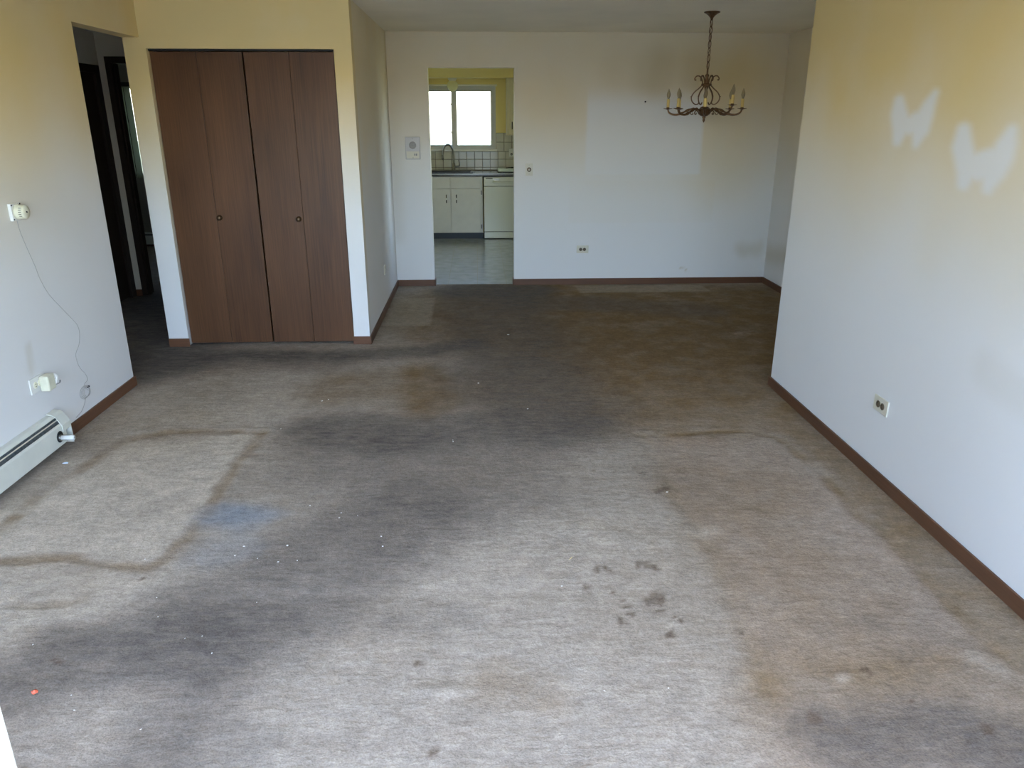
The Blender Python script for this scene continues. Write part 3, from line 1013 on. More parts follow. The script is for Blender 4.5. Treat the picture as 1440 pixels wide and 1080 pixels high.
def bifold(name, label, edges, knob_x, knob_z, y):
    root = sgroup(name, ((edges[0] + edges[2]) / 2, y, DZ0), label)
    for k, (a, b) in enumerate(zip(edges, edges[1:])):
        p = box('panel', a + 0.0012, b - 0.0012, y, y + 0.034, DZ0, DZ1, M_DOORWOOD, root, bev=0.002)
        if a < knob_x < b:
            lathe_ob('knob', [(0.020, 0), (0.020, 0.003), (0.008, 0.006), (0.007, 0.014), (0.016, 0.019), (0.0185, 0.026),
                              (0.015, 0.033), (0.0, 0.036)], (knob_x, y, knob_z), '-y', M_KNOB, p)
    box('hinge', edges[1] - 0.001, edges[1] + 0.001, y + 0.008, y + 0.030, DZ0 + 0.02, DZ1 - 0.02, M_BLACK, root)
    for ex in (edges[0] + 0.03, edges[2] - 0.03):
        lathe_ob('pivot_pin', [(0.005, 0), (0.005, 0.014)], (ex, y + 0.015, DZ1 - 0.001), 'z', M_STEEL, root, 8)
    return root


bifold('door_1', 'brown wood bifold closet door nearer the hall opening', (-2.208, -1.900, -1.592), -1.877, 0.954, YC + 0.034)
bifold('door_2', 'brown wood bifold closet door nearer the kitchen', (-1.582, -1.276, -0.972), -1.308, 0.942, YC + 0.030)

# ------------------------------------------------------------------ front sliding door (the photographer stands in its open half)
d3 = sgroup('door_3', (-1.0, 0.25, 0), 'white framed sliding glass patio door')
JX = -0.2305


def sash(x0, x1, y0, y1, z0, z1, st, parent):
    bm = bmesh.new()
    bx(bm, x0, x0 + st, y0, y1, z0, z1, 0.002)
    bx(bm, x1 - st, x1, y0, y1, z0, z1, 0.002)
    bx(bm, x0 + st, x1 - st, y0, y1, z0, z0 + st, 0.002)
    bx(bm, x0 + st, x1 - st, y0, y1, z1 - st, z1, 0.002)
    f = ob('sash', bm, M_TRIMWHITE, parent)
    ym = (y0 + y1) / 2
    box('pane', x0 + st, x1 - st, ym - 0.003, ym + 0.003, z0 + st, z1 - st, M_GLASS, f)
    return f


sash(-2.13, JX, 0.26, 0.30, 0.02, 2.14, 0.075, d3)
bm = bmesh.new()
bx(bm, -2.15, 1.78, 0.17, 0.31, 2.14, 2.16)
bx(bm, -2.15, -2.13, 0.17, 0.31, 0.0, 2.14)
bx(bm, 1.76, 1.78, 0.17, 0.31, 0.0, 2.14)
ob('frame', bm, M_TRIMWHITE, d3)
box('track', -2.13, 1.76, 0.17, 0.31, -0.004, 0.02, M_ALU, d3)

# ------------------------------------------------------------------ hall door, casings, bedroom window
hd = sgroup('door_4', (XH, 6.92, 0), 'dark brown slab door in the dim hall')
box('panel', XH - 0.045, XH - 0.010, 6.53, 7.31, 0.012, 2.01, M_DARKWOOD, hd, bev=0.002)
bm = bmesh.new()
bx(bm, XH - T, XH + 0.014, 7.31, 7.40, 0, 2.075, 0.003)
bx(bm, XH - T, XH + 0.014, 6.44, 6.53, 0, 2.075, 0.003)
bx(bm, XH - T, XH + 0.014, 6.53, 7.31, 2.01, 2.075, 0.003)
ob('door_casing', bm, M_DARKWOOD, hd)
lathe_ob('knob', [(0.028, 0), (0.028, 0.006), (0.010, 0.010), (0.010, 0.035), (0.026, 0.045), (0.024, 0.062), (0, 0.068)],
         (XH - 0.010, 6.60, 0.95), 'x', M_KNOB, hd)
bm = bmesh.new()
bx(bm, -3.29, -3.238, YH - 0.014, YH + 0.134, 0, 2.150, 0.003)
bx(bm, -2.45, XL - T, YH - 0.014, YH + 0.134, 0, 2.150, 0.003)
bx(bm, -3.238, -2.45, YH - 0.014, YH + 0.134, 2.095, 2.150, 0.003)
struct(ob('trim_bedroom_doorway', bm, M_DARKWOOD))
bm = bmesh.new()
bx(bm, -3.238, -3.226, YH + 0.03, YH + 0.07, 0, 2.095)
struct(ob('trim_bedroom_door_stop', bm, M_DARKWOOD))

w2 = sgroup('window_2', (-3.9, YB + 0.07, 0.91), 'bedroom window seen through the hall')
bm = bmesh.new()
bx(bm, -4.50, -3.30, YB + 0.03, YB + 0.11, 0.91, 0.95)
bx(bm, -4.50, -3.30, YB + 0.03, YB + 0.11, 1.99, 2.03)
bx(bm, -4.50, -4.46, YB + 0.03, YB + 0.11, 0.95, 1.99)
bx(bm, -3.34, -3.30, YB + 0.03, YB + 0.11, 0.95, 1.99)
ob('window_frame', bm, M_DARKWOOD, w2)
box('pane', -4.46, -3.34, YB + 0.067, YB + 0.073, 0.95, 1.99, M_GLASS, w2)
vb = thing('vertical_blind', 'green-grey vertical slat blind over the bedroom window', 'blind', (-3.9, YB - 0.05, 0.89))
box('headrail', -4.56, -3.24, YB - 0.085, YB - 0.015, 2.01, 2.06, M_BLACK, vb)
slat_me = None
for k in range(15):
    xk = -4.50 + k * 0.086
    if slat_me is None:
        bm = bmesh.new()
        bx(bm, -0.044, 0.044, -0.0008, 0.0008, 0, 1.12)
        s = ob('slat', bm, M_SLAT, None)
        slat_me = s.data
        slat_me.transform(Matrix.Translation((0, 0, 0)))
    else:
        s = bpy.data.objects.new('slat', slat_me)
        COL.objects.link(s)
    s.parent = vb
    s.location = (xk + 3.9, 0, 0.0)
    s.rotation_euler = (0, 0, R(60))
hb = thing('bedroom_heater', 'low baseboard heater below the bedroom blind', 'heater', (-3.9, YB, 0))
box('body', -4.7, -3.1, YB - 0.07, YB - BT, 0.03, 0.19, M_ENAMEL, hb, bev=0.006)
box('front_slot', -4.68, -3.12, YB - 0.072, YB - 0.06, 0.15, 0.165, M_BLACK, hb)
hl = thing('hall_ceiling_lamp', 'small unlit round lamp on the dark hall ceiling', 'lamp', (-3.1, 6.9, ZC))
lathe_ob('base', [(0.075, 0), (0.075, 0.015), (0.06, 0.02)], (-3.1, 6.9, ZC), '-z', M_KNOB, hl)
lathe_ob('lamp_shade', [(0.06, 0.02), (0.12, 0.035), (0.11, 0.065), (0.06, 0.09), (0, 0.098)], (-3.1, 6.9, ZC), '-z', M_DARKGREY, hl)

# ------------------------------------------------------------------ kitchen shell: tiles, window
kf = sgroup('floor_kitchen', (-0.25, 9.5, 0.0))
box('joint_bed', KX0, KX1, YF + 0.045, YK, -0.02, -0.0035, M_VINYLGAP, kf)
PT = 0.305
tile_me = None
k0 = parent_origin(kf)
for a in range(-4, 4):
    for c in range(0, 11):
        x0 = -0.02 + a * PT
        y0 = YF + 0.05 + c * PT
        if x0 < KX0 or x0 + PT > KX1 or y0 > KF + 0.1:
            continue
        if tile_me is None:
            bm = bx(bmesh.new(), 0.0012, PT - 0.0012, 0.0012, PT - 0.0012, -0.004, 0.0)
            tile_me = bpy.data.meshes.new('floor_tile')
            bm.to_mesh(tile_me)
            bm.free()
            tile_me.materials.append(M_VINYL)
        t = bpy.data.objects.new('floor_tile', tile_me)
        COL.objects.link(t)
        t.parent = kf
        t.location = (x0 - k0.x, y0 - k0.y, 0)

wo = parent_origin(wall_kback)
box('grout_bed', -1.0, 0.62, YK - 0.004, YK, 0.90, 1.175, M_GROUT, wall_kback)
box('grout_bed', 0.272, 0.62, YK - 0.004, YK, 1.175, 1.43, M_GROUT, wall_kback)
TP = 0.114
tmesh = {}


def wall_tile(x0, x1, z0, z1):
    key = (round(x1 - x0, 4), round(z1 - z0, 4))
    if key not in tmesh:
        bm = bx(bmesh.new(), 0, x1 - x0, -0.006, 0.004, 0, z1 - z0, 0.003, 1)
        me = bpy.data.meshes.new('tile')
        bm.to_mesh(me)
        bm.free()
        me.materials.append(M_TILE)
        tmesh[key] = me
    t = bpy.data.objects.new('tile', tmesh[key])
    COL.objects.link(t)
    t.parent = wall_kback
    t.location = (x0 - wo.x, YK - 0.005 - wo.y, z0 - wo.z)
    t.rotation_euler = (random.uniform(-0.012, 0.012), 0, random.uniform(-0.012, 0.012))


g = 0.003
for k in range(-6, 5):
    x0 = -0.271 + k * TP
    if x0 > 0.55:
        continue
    for z0, z1 in ((0.915, 0.951), (0.951, 1.064), (1.064, 1.174)):
        wall_tile(x0 + g, x0 + TP - g, z0 + g, z1 - g)
for k in range(3):
    x0 = 0.2735 + k * TP
    for z0, z1 in ((1.174, 1.302), (1.302, 1.43)):
        wall_tile(x0 + g, x0 + TP - g, z0 + g, z1 - g)
for k in range(5, 8):
    x0 = -0.271 + k * TP
    if x0 + TP < 0.64:
        for z0, z1 in ((0.915, 0.951), (0.951, 1.064), (1.064, 1.174)):
            wall_tile(x0 + g, x0 + TP - g, z0 + g, z1 - g)

w1 = sgroup('window_1', ((WX0 + WX1) / 2, YK + 0.06, WZ0), 'sliding kitchen window above the sink')
bm = bmesh.new()
fw = 0.045
bx(bm, WX0, WX1, YK + 0.0, YK + 0.12, WZ0, WZ0 + 0.03)
bx(bm, WX0, WX1, YK + 0.0, YK + 0.12, WZ1 - 0.045, WZ1)
bx(bm, WX0, WX0 + fw, YK + 0.0, YK + 0.12, WZ0 + 0.03, WZ1 - 0.045)
bx(bm, WX1 - fw, WX1, YK + 0.0, YK + 0.12, WZ0 + 0.03, WZ1 - 0.045)
ob('window_frame', bm, M_ALU, w1)
xm = (WX0 + WX1) / 2


def ksash(x0, x1, y0, lw=0.0, rw=0.0):
    bm = bmesh.new()
    z0, z1, s = WZ0 + 0.03, WZ1 - 0.045, 0.027
    bx(bm, x0 - lw, x0 + s, y0, y0 + 0.03, z0, z1)
    bx(bm, x1 - s, x1 + rw, y0, y0 + 0.03, z0, z1)
    bx(bm, x0 + s, x1 - s, y0, y0 + 0.03, z0, z0 + s)
    bx(bm, x0 + s, x1 - s, y0, y0 + 0.03, z1 - s, z1)
    f = ob('sash', bm, M_ALU, w1)
    box('pane', x0 + s, x1 - s, y0 + 0.012, y0 + 0.016, z0 + s, z1 - s, M_GLASS, f)
    return f


ksash(WX0 + fw, xm - 0.014, YK + 0.07, 0.0, 0.045)
rs = ksash(xm + 0.010, WX1 - fw, YK + 0.035, 0.045, 0.0)
for zz in (1.42, 1.80):
    box('latch', xm - 0.050, xm - 0.034, YK + 0.025, YK + 0.04, zz, zz + 0.035, M_STEEL, rs, bev=0.003)
box('window_sill', WX0 - 0.02, WX1 + 0.015, YK - 0.045, YK + 0.02, WZ0 - 0.028, WZ0, M_TRIMWHITE, w1, bev=0.004)
box('head_trim', WX0 - 0.02, WX1 + 0.02, YK - 0.014, YK, WZ1, WZ1 + 0.022, M_TRIMWHITE, w1, bev=0.003)

w3 = sgroup('window_added_left', (KX0 - 0.06, 8.88, 0.06), 'added unseen glass door letting more daylight into the kitchen')  # out of view, added to light the kitchen from the left
bm = bmesh.new()
for (ya, yb, za, zb) in ((7.98, 9.78, 0.06, 0.12), (7.98, 9.78, 2.04, 2.10), (7.98, 8.05, 0.12, 2.04), (9.71, 9.78, 0.12, 2.04), (8.845, 8.915, 0.12, 2.04)):
    bx(bm, KX0 - 0.09, KX0 - 0.03, ya, yb, za, zb)
ob('window_frame', bm, M_ALU, w3)
box('pane', KX0 - 0.063, KX0 - 0.057, 8.05, 8.845, 0.12, 2.04, M_GLASS, w3)
box('pane', KX0 - 0.063, KX0 - 0.057, 8.915, 9.71, 0.12, 2.04, M_GLASS, w3)

w4 = sgroup('window_added_right', (KX1 + 0.06, 8.9, 0.6), 'added unseen side window letting more daylight into the kitchen')  # out of view, added for extra kitchen light from the right
bm = bmesh.new()
for (ya, yb, za, zb) in ((8.1, 9.7, 0.60, 0.66), (8.1, 9.7, 1.99, 2.05), (8.1, 8.16, 0.66, 1.99), (9.64, 9.7, 0.66, 1.99), (8.87, 8.93, 0.66, 1.99)):
    bx(bm, KX1 + 0.03, KX1 + 0.09, ya, yb, za, zb)
ob('window_frame', bm, M_ALU, w4)
box('pane', KX1 + 0.057, KX1 + 0.063, 8.16, 8.87, 0.66, 1.99, M_GLASS, w4)
box('pane', KX1 + 0.057, KX1 + 0.063, 8.93, 9.64, 0.66, 1.99, M_GLASS, w4)

# ------------------------------------------------------------------ kitchen cabinets
SX0, SX1 = -0.83, 0.063
sc_ = thing('sink_cabinet', 'off-white sink base cabinet with two doors below the kitchen window', 'cabinet', ((SX0 + SX1) / 2, KF + 0.3, 0))
bm = bmesh.new()
bx(bm, SX0, SX0 + 0.018, KF + 0.02, YK - 0.01, 0.09, 0.866)
bx(bm, SX1 - 0.018, SX1, KF + 0.02, YK - 0.01, 0.09, 0.866)
bx(bm, SX0 + 0.018, SX1 - 0.018, KF + 0.02, YK - 0.01, 0.09, 0.108)
bx(bm, SX0 + 0.018, SX1 - 0.018, KF + 0.02, KF + 0.04, 0.108, 0.866)
ob('body', bm, M_CAB, sc_)
box('toe_kick', SX0, SX1, KF + 0.07, KF + 0.09, 0.0, 0.09, M_TOEKICK, sc_)
xm_ = -0.385
for (a, b, hx, hinge) in ((SX0 + 0.01, xm_ - 0.002, -0.443, SX0 + 0.006), (xm_ + 0.002, SX1 - 0.03, -0.303, SX1 - 0.018)):
    box('drawer_front', a, b, KF, KF + 0.02, 0.705, 0.862, M_CAB, sc_, bev=0.003)
    d = box('door', a, b, KF, KF + 0.02, 0.092, 0.697, M_CAB, sc_, bev=0.003)
    hm = bmesh.new()
    tube(hm, spline([(hx, KF, 0.618), (hx, KF - 0.022, 0.606), (hx, KF - 0.024, 0.565), (hx, KF - 0.022, 0.524), (hx, KF, 0.512)], 5), 0.006, 8)
    h = ob('handle', hm, M_BLACK, d, True)
    box('grip', hx - 0.009, hx + 0.009, KF - 0.034, KF - 0.016, 0.552, 0.580, M_WHITE, d, bev=0.004)
    for zz in (0.62, 0.15):
        box('hinge', hinge - 0.005, hinge + 0.005, KF - 0.004, KF + 0.018, zz, zz + 0.055, M_BLACK, d)

DX0, DX1 = 0.078, 0.675
dw = thing('dishwasher', 'cream enamel dishwasher beside the sink cabinet', 'dishwasher', ((DX0 + DX1) / 2, KF + 0.3, 0))
box('body', DX0, DX1, KF + 0.03, YK - 0.01, 0.01, 0.862, M_BLACK, dw)
box('control_panel', DX0 + 0.004, DX1 - 0.004, KF - 0.004, KF + 0.03, 0.735, 0.858, M_DISH, dw, bev=0.006)
box('door', DX0 + 0.004, DX1 - 0.004, KF, KF + 0.03, 0.105, 0.730, M_DISH, dw, bev=0.005)
box('kick_plate', DX0 + 0.006, DX1 - 0.006, KF + 0.01, KF + 0.03, 0.012, 0.098, M_DISH, dw, bev=0.003)
box('latch', 0.11, 0.205, KF - 0.010, KF + 0.002, 0.832, 0.845, M_RECEPT, dw, bev=0.002)
hm = bmesh.new()
tube(hm, spline([(0.21, KF - 0.002, 0.795), (0.25, KF - 0.028, 0.79), (0.37, KF - 0.036, 0.788), (0.5, KF - 0.028, 0.79), (0.54, KF - 0.002, 0.795)], 6), 0.012, 10)
ob('handle', hm, M_DISH, dw, True)
box('badge', 0.225, 0.30, KF - 0.007, KF - 0.002, 0.815, 0.84, M_STEEL, dw)

ct = thing('countertop', 'dark laminate kitchen countertop running below the window', 'countertop', (-0.2, KF + 0.3, 0.87))
bm = bmesh.new()
bx(bm, -1.5, 1.0, KF - 0.025, KF + 0.085, 0.868, 0.906, 0.006)
bx(bm, -1.5, -0.86, KF + 0.085, YK - 0.0065, 0.868, 0.906)
bx(bm, -0.08, 1.0, KF + 0.085, YK - 0.0065, 0.868, 0.906)
bx(bm, -0.86, -0.08, KF + 0.49, YK - 0.0065, 0.868, 0.906)
ob('slab', bm, M_COUNTER, ct)
box('edge_band', -1.5, 1.0, KF - 0.028, KF - 0.0255, 0.896, 0.904, M_STEEL, ct)
sk = thing('kitchen_sink', 'dark drop-in kitchen sink under the tall faucet', 'sink', (-0.47, KF + 0.29, 0.72))
bm = bmesh.new()
bx(bm, -0.875, -0.065, KF + 0.075, KF + 0.10, 0.907, 0.916, 0.003)
bx(bm, -0.875, -0.065, KF + 0.475, KF + 0.492, 0.907, 0.916, 0.003)
bx(bm, -0.875, -0.845, KF + 0.10, KF + 0.475, 0.907, 0.916, 0.003)
bx(bm, -0.095, -0.065, KF + 0.10, KF + 0.475, 0.907, 0.916, 0.003)
ob('rim', bm, M_SINK, sk)
bm = bmesh.new()
bx(bm, -0.845, -0.835, KF + 0.10, KF + 0.475, 0.73, 0.910)
bx(bm, -0.105, -0.095, KF + 0.10, KF + 0.475, 0.73, 0.910)
bx(bm, -0.835, -0.105, KF + 0.10, KF + 0.11, 0.73, 0.910)
bx(bm, -0.835, -0.105, KF + 0.465, KF + 0.475, 0.73, 0.910)
bx(bm, -0.835, -0.105, KF + 0.11, KF + 0.465, 0.72, 0.73)
ob('basin', bm, M_SINK, sk)
FX, FY = -0.345, KF + 0.53
fa = thing('kitchen_faucet', 'tall steel gooseneck faucet behind the sink', 'faucet', (FX, FY, 0.906))
lathe_ob('base', [(0.032, 0), (0.032, 0.006), (0.022, 0.012), (0.020, 0.10), (0.016, 0.115)], (FX, FY, 0.906), 'z', M_STEEL, fa)
hm = bmesh.new()
tube(hm, spline([(FX, FY, 1.01), (FX - 0.004, FY - 0.003, 1.14), (FX - 0.02, FY - 0.02, 1.22), (FX - 0.055, FY - 0.05, 1.268), (FX - 0.095, FY - 0.085, 1.272),
                 (FX - 0.13, FY - 0.115, 1.235), (FX - 0.148, FY - 0.13, 1.17), (FX - 0.155, FY - 0.135, 1.13)], 7), 0.0125, 12)
ob('spout', hm, M_STEEL, fa, True)
lathe_ob('spray_head', [(0.014, 0), (0.017, 0.02), (0.019, 0.06), (0.013, 0.066)], (FX - 0.155, FY - 0.135, 1.135), '-z', M_STEEL, fa)
hm = bmesh.new()
tube(hm, spline([(FX + 0.015, FY, 0.965), (FX + 0.06, FY, 0.970), (FX + 0.078, FY, 0.99), (FX + 0.072, FY, 1.06)], 5), [0.016] * 6 + [0.012] * 5 + [0.008] * 5, 10)
ob('lever', hm, M_STEEL, fa, True)

uc = thing('upper_cabinet', 'pale upper kitchen cabinet hung beside the window', 'cabinet', (0.75, YK - 0.16, 1.40))
box('body', 0.415, 1.04, YK - 0.30, YK - 0.007, 1.402, 2.155, M_CABY, uc)
ud = box('door', 0.458, 0.74, YK - 0.32, YK - 0.30, 1.42, 2.14, M_CABY, uc, bev=0.004)
hm = bmesh.new()
tube(hm, spline([(0.492, YK - 0.32, 1.58), (0.492, YK - 0.342, 1.57), (0.492, YK - 0.342, 1.50), (0.492, YK - 0.32, 1.49)], 5), 0.006, 8)
ob('handle', hm, M_BLACK, ud, True)
box('door', 0.745, 1.03, YK - 0.32, YK - 0.30, 1.42, 2.14, M_CABY, uc, bev=0.004)

gl = thing('globe_lamp', 'round milk glass globe lamp under the kitchen soffit', 'lamp', (-0.335, 11.38, 2.16))
lathe_ob('lamp_base', [(0.062, 0), (0.062, 0.012), (0.048, 0.030), (0.046, 0.04)], (-0.335, 11.38, 2.16), '-z', M_TRIMWHITE, gl)
pr = [(0.040, 0.036)] + [(0.076 * math.sin(a), 0.100 - 0.078 * math.cos(a)) for a in [R(35) + R(145) * k / 12 for k in range(13)]]
pr[-1] = (0.0, pr[-1][1])
lathe_ob('globe', pr, (-0.335, 11.38, 2.16), '-z', M_GLOBE, gl, 24)

M_MINT = mat('mint_white_plastic', (0.82, 0.90, 0.78), 0.35)
tr = thing('dish_tray', 'pale mint plastic tray on the countertop above the dishwasher', 'tray', (0.44, KF + 0.33, 0.906))
box('tray_body', 0.285, 0.62, KF + 0.20, KF + 0.46, 0.911, 0.958, M_MINT, tr, bev=0.012)
box('tray_foot', 0.285, 0.62, KF + 0.19, KF + 0.47, 0.906, 0.913, M_BLACK, tr, bev=0.002)
hm = bmesh.new()
tube(hm, spline([(0.40, KF + 0.27, 0.963), (0.47, KF + 0.29, 0.967), (0.54, KF + 0.34, 0.967)], 5), [0.004] * 6 + [0.008] * 5, 8)
tag(ob('scrub_brush', hm, M_BLACK, None, True), 'small black brush lying on the mint tray', 'brush')

ko = thing('kitchen_outlet', 'pale wall outlet with plug on tiles below the upper cabinet', 'outlet', (0.495, YK, 1.12))
box('cover_plate', 0.46, 0.53, YK - 0.016, YK - 0.006, 1.10, 1.215, M_WHITE, ko, bev=0.002)
lathe_ob('plug', [(0.016, 0), (0.018, 0.02), (0.010, 0.035), (0.0, 0.036)], (0.495, YK - 0.016, 1.135), '-y', M_DARKGREY, ko)

# ------------------------------------------------------------------ chandelier
CXX, CYY = 1.795, 6.281
ch = thing('chandelier', 'antique brass eight-arm candle chandelier hanging in the dining alcove', 'chandelier', (CXX, CYY, 1.60))
V = lambda r, a, z: (CXX + r * math.sin(a), CYY - r * math.cos(a), z)
lathe_ob('canopy', [(0.060, 0), (0.060, 0.006), (0.046, 0.012), (0.026, 0.026), (0.012, 0.042), (0.007, 0.058), (0, 0.060)], (CXX, CYY, ZC), '-z', M_BRASS, ch)
zc_top, nl = ZC - 0.052, 7
lk = (zc_top - 1.995) / nl
link_me = []
for par in (0, 1):
    bm = bmesh.new()
    pts = []
    for k in range(20):
        a = 2 * math.pi * k / 20
        u = 0.0125 * math.cos(a)
        v = (lk / 2 + 0.004) * math.sin(a)
        pts.append((u, 0, v) if par == 0 else (0, u, v))
    tube(bm, pts, 0.0032, 6, closed=True)
    me = bpy.data.meshes.new('chain_link')
    bm.to_mesh(me)
    bm.free()
    me.materials.append(M_BRASS)
    link_me.append(me)
for k in range(nl):
    o = bpy.data.objects.new('chain_link', link_me[k % 2])
    COL.objects.link(o)
    o.parent = ch
    o.location = (0, 0, zc_top - lk * (k + 0.5) - 1.60)
    o.rotation_euler = (0, 0, R(35))
bm = bmesh.new()
cord = [(CXX + 0.004 * math.sin(k * 1.3), CYY + 0.004 * math.cos(k * 1.3), 1.96 + (zc_top - 1.96) * k / 24) for k in range(25)]
tube(bm, cord, 0.0022, 6)
ob('cord', bm, M_BRASS, ch, True)
# central stem, hub and finial
lathe_ob('stem', [(0.0, 0.40), (0.007, 0.395), (0.007, 0.36), (0.016, 0.352), (0.011, 0.335), (0.018, 0.30), (0.020, 0.275), (0.012, 0.25), (0.009, 0.20), (0.009, 0.12)],
         (CXX, CYY, 1.60), 'z', M_BRASS, ch, 14)
lathe_ob('hub', [(0.012, 0.125), (0.030, 0.118), (0.048, 0.100), (0.052, 0.082), (0.046, 0.066), (0.026, 0.052), (0.012, 0.048)], (CXX, CYY, 1.60), 'z', M_BRASS, ch, 18)
lathe_ob('finial', [(0.012, 0.05), (0.014, 0.04), (0.008, 0.03), (0.011, 0.022), (0.007, 0.012), (0.0, 0.0)], (CXX, CYY, 1.60), 'z', M_BRASS, ch, 12)
a_cam = math.atan2(-CXX, CYY) + R(0.4)
for k in range(8):
    a = a_cam + k * R(45)
    dz = 0.024 if k == 1 else 0.0          # one arm is bent upwards
    bm = bmesh.new()
    pts = spline([V(0.035, a, 1.682), V(0.070, a, 1.700), V(0.105, a, 1.703), V(0.150, a, 1.684), V(0.195, a, 1.664), V(0.240, a, 1.662 + dz * 0.5),
                  V(0.272, a, 1.676 + dz), V(0.284, a, 1.700 + dz)], 5)
    n_ = len(pts)
    rr = [0.0085 + 0.0025 * math.sin(i * 1.1) * (i < n_ * 0.55) - 0.0028 * max(0, i / n_ - 0.5) * 2 for i in range(n_)]
    tube(bm, pts, rr, 8)
    # leaf scroll under the arm
    tube(bm, spline([V(0.085, a, 1.694), V(0.105, a, 1.680), V(0.100, a, 1.664), V(0.086, a, 1.666), V(0.090, a, 1.676)], 4), 0.0035, 6)
    arm = ob('arm', bm, M_BRASS, ch, True)
    c = V(0.284, a, 1.702 + dz)
    lathe_ob('drip_pan', [(0.006, -0.006), (0.014, 0.0), (0.034, 0.004), (0.036, 0.007), (0.030, 0.0055), (0.012, 0.006), (0.012, 0.014), (0.0, 0.014)], c, 'z', M_BRASS, arm, 16)
    lathe_ob('candle_sleeve', [(0.0115, 0.012), (0.0115, 0.072), (0.010, 0.076), (0.007, 0.077), (0, 0.077)], c, 'z', M_CANDLE, arm, 14)
    lathe_ob('bulb', [(0.007, 0.077), (0.008, 0.082), (0.0135, 0.098), (0.0150, 0.108), (0.0125, 0.122), (0.0065, 0.138), (0.0025, 0.150), (0, 0.154)], c, 'z', M_BULB, arm, 14)
for k in range(6):
    a = a_cam + R(30) + k * R(60)
    bm = bmesh.new()
    pts = spline([V(0.048, a, 1.752), V(0.054, a, 1.741), V(0.075, a, 1.738), V(0.099, a, 1.758), V(0.108, a, 1.790), V(0.090, a, 1.825), V(0.055, a, 1.856),
                  V(0.034, a, 1.882), V(0.036, a, 1.915), V(0.055, a, 1.943), V(0.078, a, 1.945), V(0.092, a, 1.928), V(0.088, a, 1.915), V(0.080, a, 1.920)], 5)
    tube(bm, pts, 0.0045, 7)
    tube(bm, [V(0.106, a, 1.792), V(0.118, a, 1.797)], [0.004, 0.0015], 6)
    ob('scroll', bm, M_BRASS, ch, True)
lathe_ob('collar', [(0.036, 0), (0.041, 0.006), (0.041, 0.012), (0.036, 0.018)], (CXX, CYY, 1.872), 'z', M_BRASS, ch, 18)


# ------------------------------------------------------------------ wall fittings
def outlet(name, label, axis, sgn, face, u, z, w=0.122, h=0.078, mats=None):
    """horizontal duplex outlet; axis 'x' -> on a wall x=face with u=y; sgn = outward direction"""
    plate_m, rec_m = mats or (M_IVORY, M_RECEPT)
    loc = (face, u, z - h / 2) if axis == 'x' else (u, face, z - h / 2)
    t = thing(name, label, 'outlet', loc)

    def b(nm, u0, u1, z0, z1, d0, d1, m, bev=0.0, parent=t):
        f0, f1 = sorted((face + sgn * d0, face + sgn * d1))
        if axis == 'x':
            return box(nm, f0, f1, u0, u1, z0, z1, m, parent, bev)
        return box(nm, u0, u1, f0, f1, z0, z1, m, parent, bev)
    b('cover_plate', u - w / 2, u + w / 2, z - h / 2, z + h / 2, 0, 0.007, plate_m, 0.003)
    ax = ('x' if sgn > 0 else '-x') if axis == 'x' else ('y' if sgn > 0 else '-y')
    for du in (-0.0195, 0.0195):
        c = (face + sgn * 0.006, u + du, z) if axis == 'x' else (u + du, face + sgn * 0.006, z)
        r = lathe_ob('receptacle', [(0.0165, 0), (0.0165, 0.003), (0.015, 0.004), (0, 0.004)], c, ax, rec_m, t, 18)
        for dz in (-0.006, 0.006):
            b('slot', u + du - 0.004, u + du + 0.005, z + dz - 0.0012, z + dz + 0.0012, 0.0095, 0.0108, M_BLACK, 0, r)
    c = (face + sgn * 0.006, u, z) if axis == 'x' else (u, face + sgn * 0.006, z)
    lathe_ob('screw', [(0.0035, 0), (0.0035, 0.0022), (0, 0.003)], c, ax, M_STEEL, t, 8)
    return t


outlet('wall_outlet', 'ivory outlet with brown sockets low on the far dining wall', 'y', -1, YF, 1.066, 0.360)
outlet('wall_outlet', 'ivory outlet with brown sockets below the pale butterfly marks', 'x', -1, XR, 3.240, 0.365, 0.126, 0.074)
outlet('wall_outlet', 'small ivory outlet on the closet side wall beside the kitchen', 'x', 1, XC, 6.773, 0.357, 0.115, 0.078, (M_IVORY, M_IVORY))
# left wall outlet with plugged-in adapter
outlet('wall_outlet', 'yellowed outlet above the baseboard heater holding a plugged adapter', 'x', 1, XL, 3.715, 0.367, 0.122, 0.080, (M_WHITE, M_YELLOWED))
ad = thing('power_adapter', 'chunky yellowed plug adapter with wound cord in the heater-side outlet', 'adapter', (XL + 0.03, 3.765, 0.322))
box('adapter_body', XL + 0.011, XL + 0.058, 3.722, 3.790, 0.322, 0.402, M_YELLOWED, ad, bev=0.008)
bm = bmesh.new()
for k, (yy, rr_) in enumerate(((3.797, 0.026), (3.806, 0.029), (3.815, 0.027), (3.822, 0.024))):
    tube(bm, [(XL + 0.034 + rr_ * 0.72 * math.cos(2 * math.pi * i / 24), yy + 0.003 * math.sin(4 * math.pi * i / 24), 0.362 + rr_ * math.sin(2 * math.pi * i / 24)) for i in range(24)], 0.0045, 7, closed=True)
ob('cord', bm, M_WHITE, ad, True)
bm = bmesh.new()
tube(bm, spline([(XL + 0.05, 3.80, 0.335), (XL + 0.058, 3.82, 0.338), (XL + 0.05, 3.842, 0.344)], 5), 0.003, 6)
ob('cord_end', bm, M_DARKGREY, ad, True)

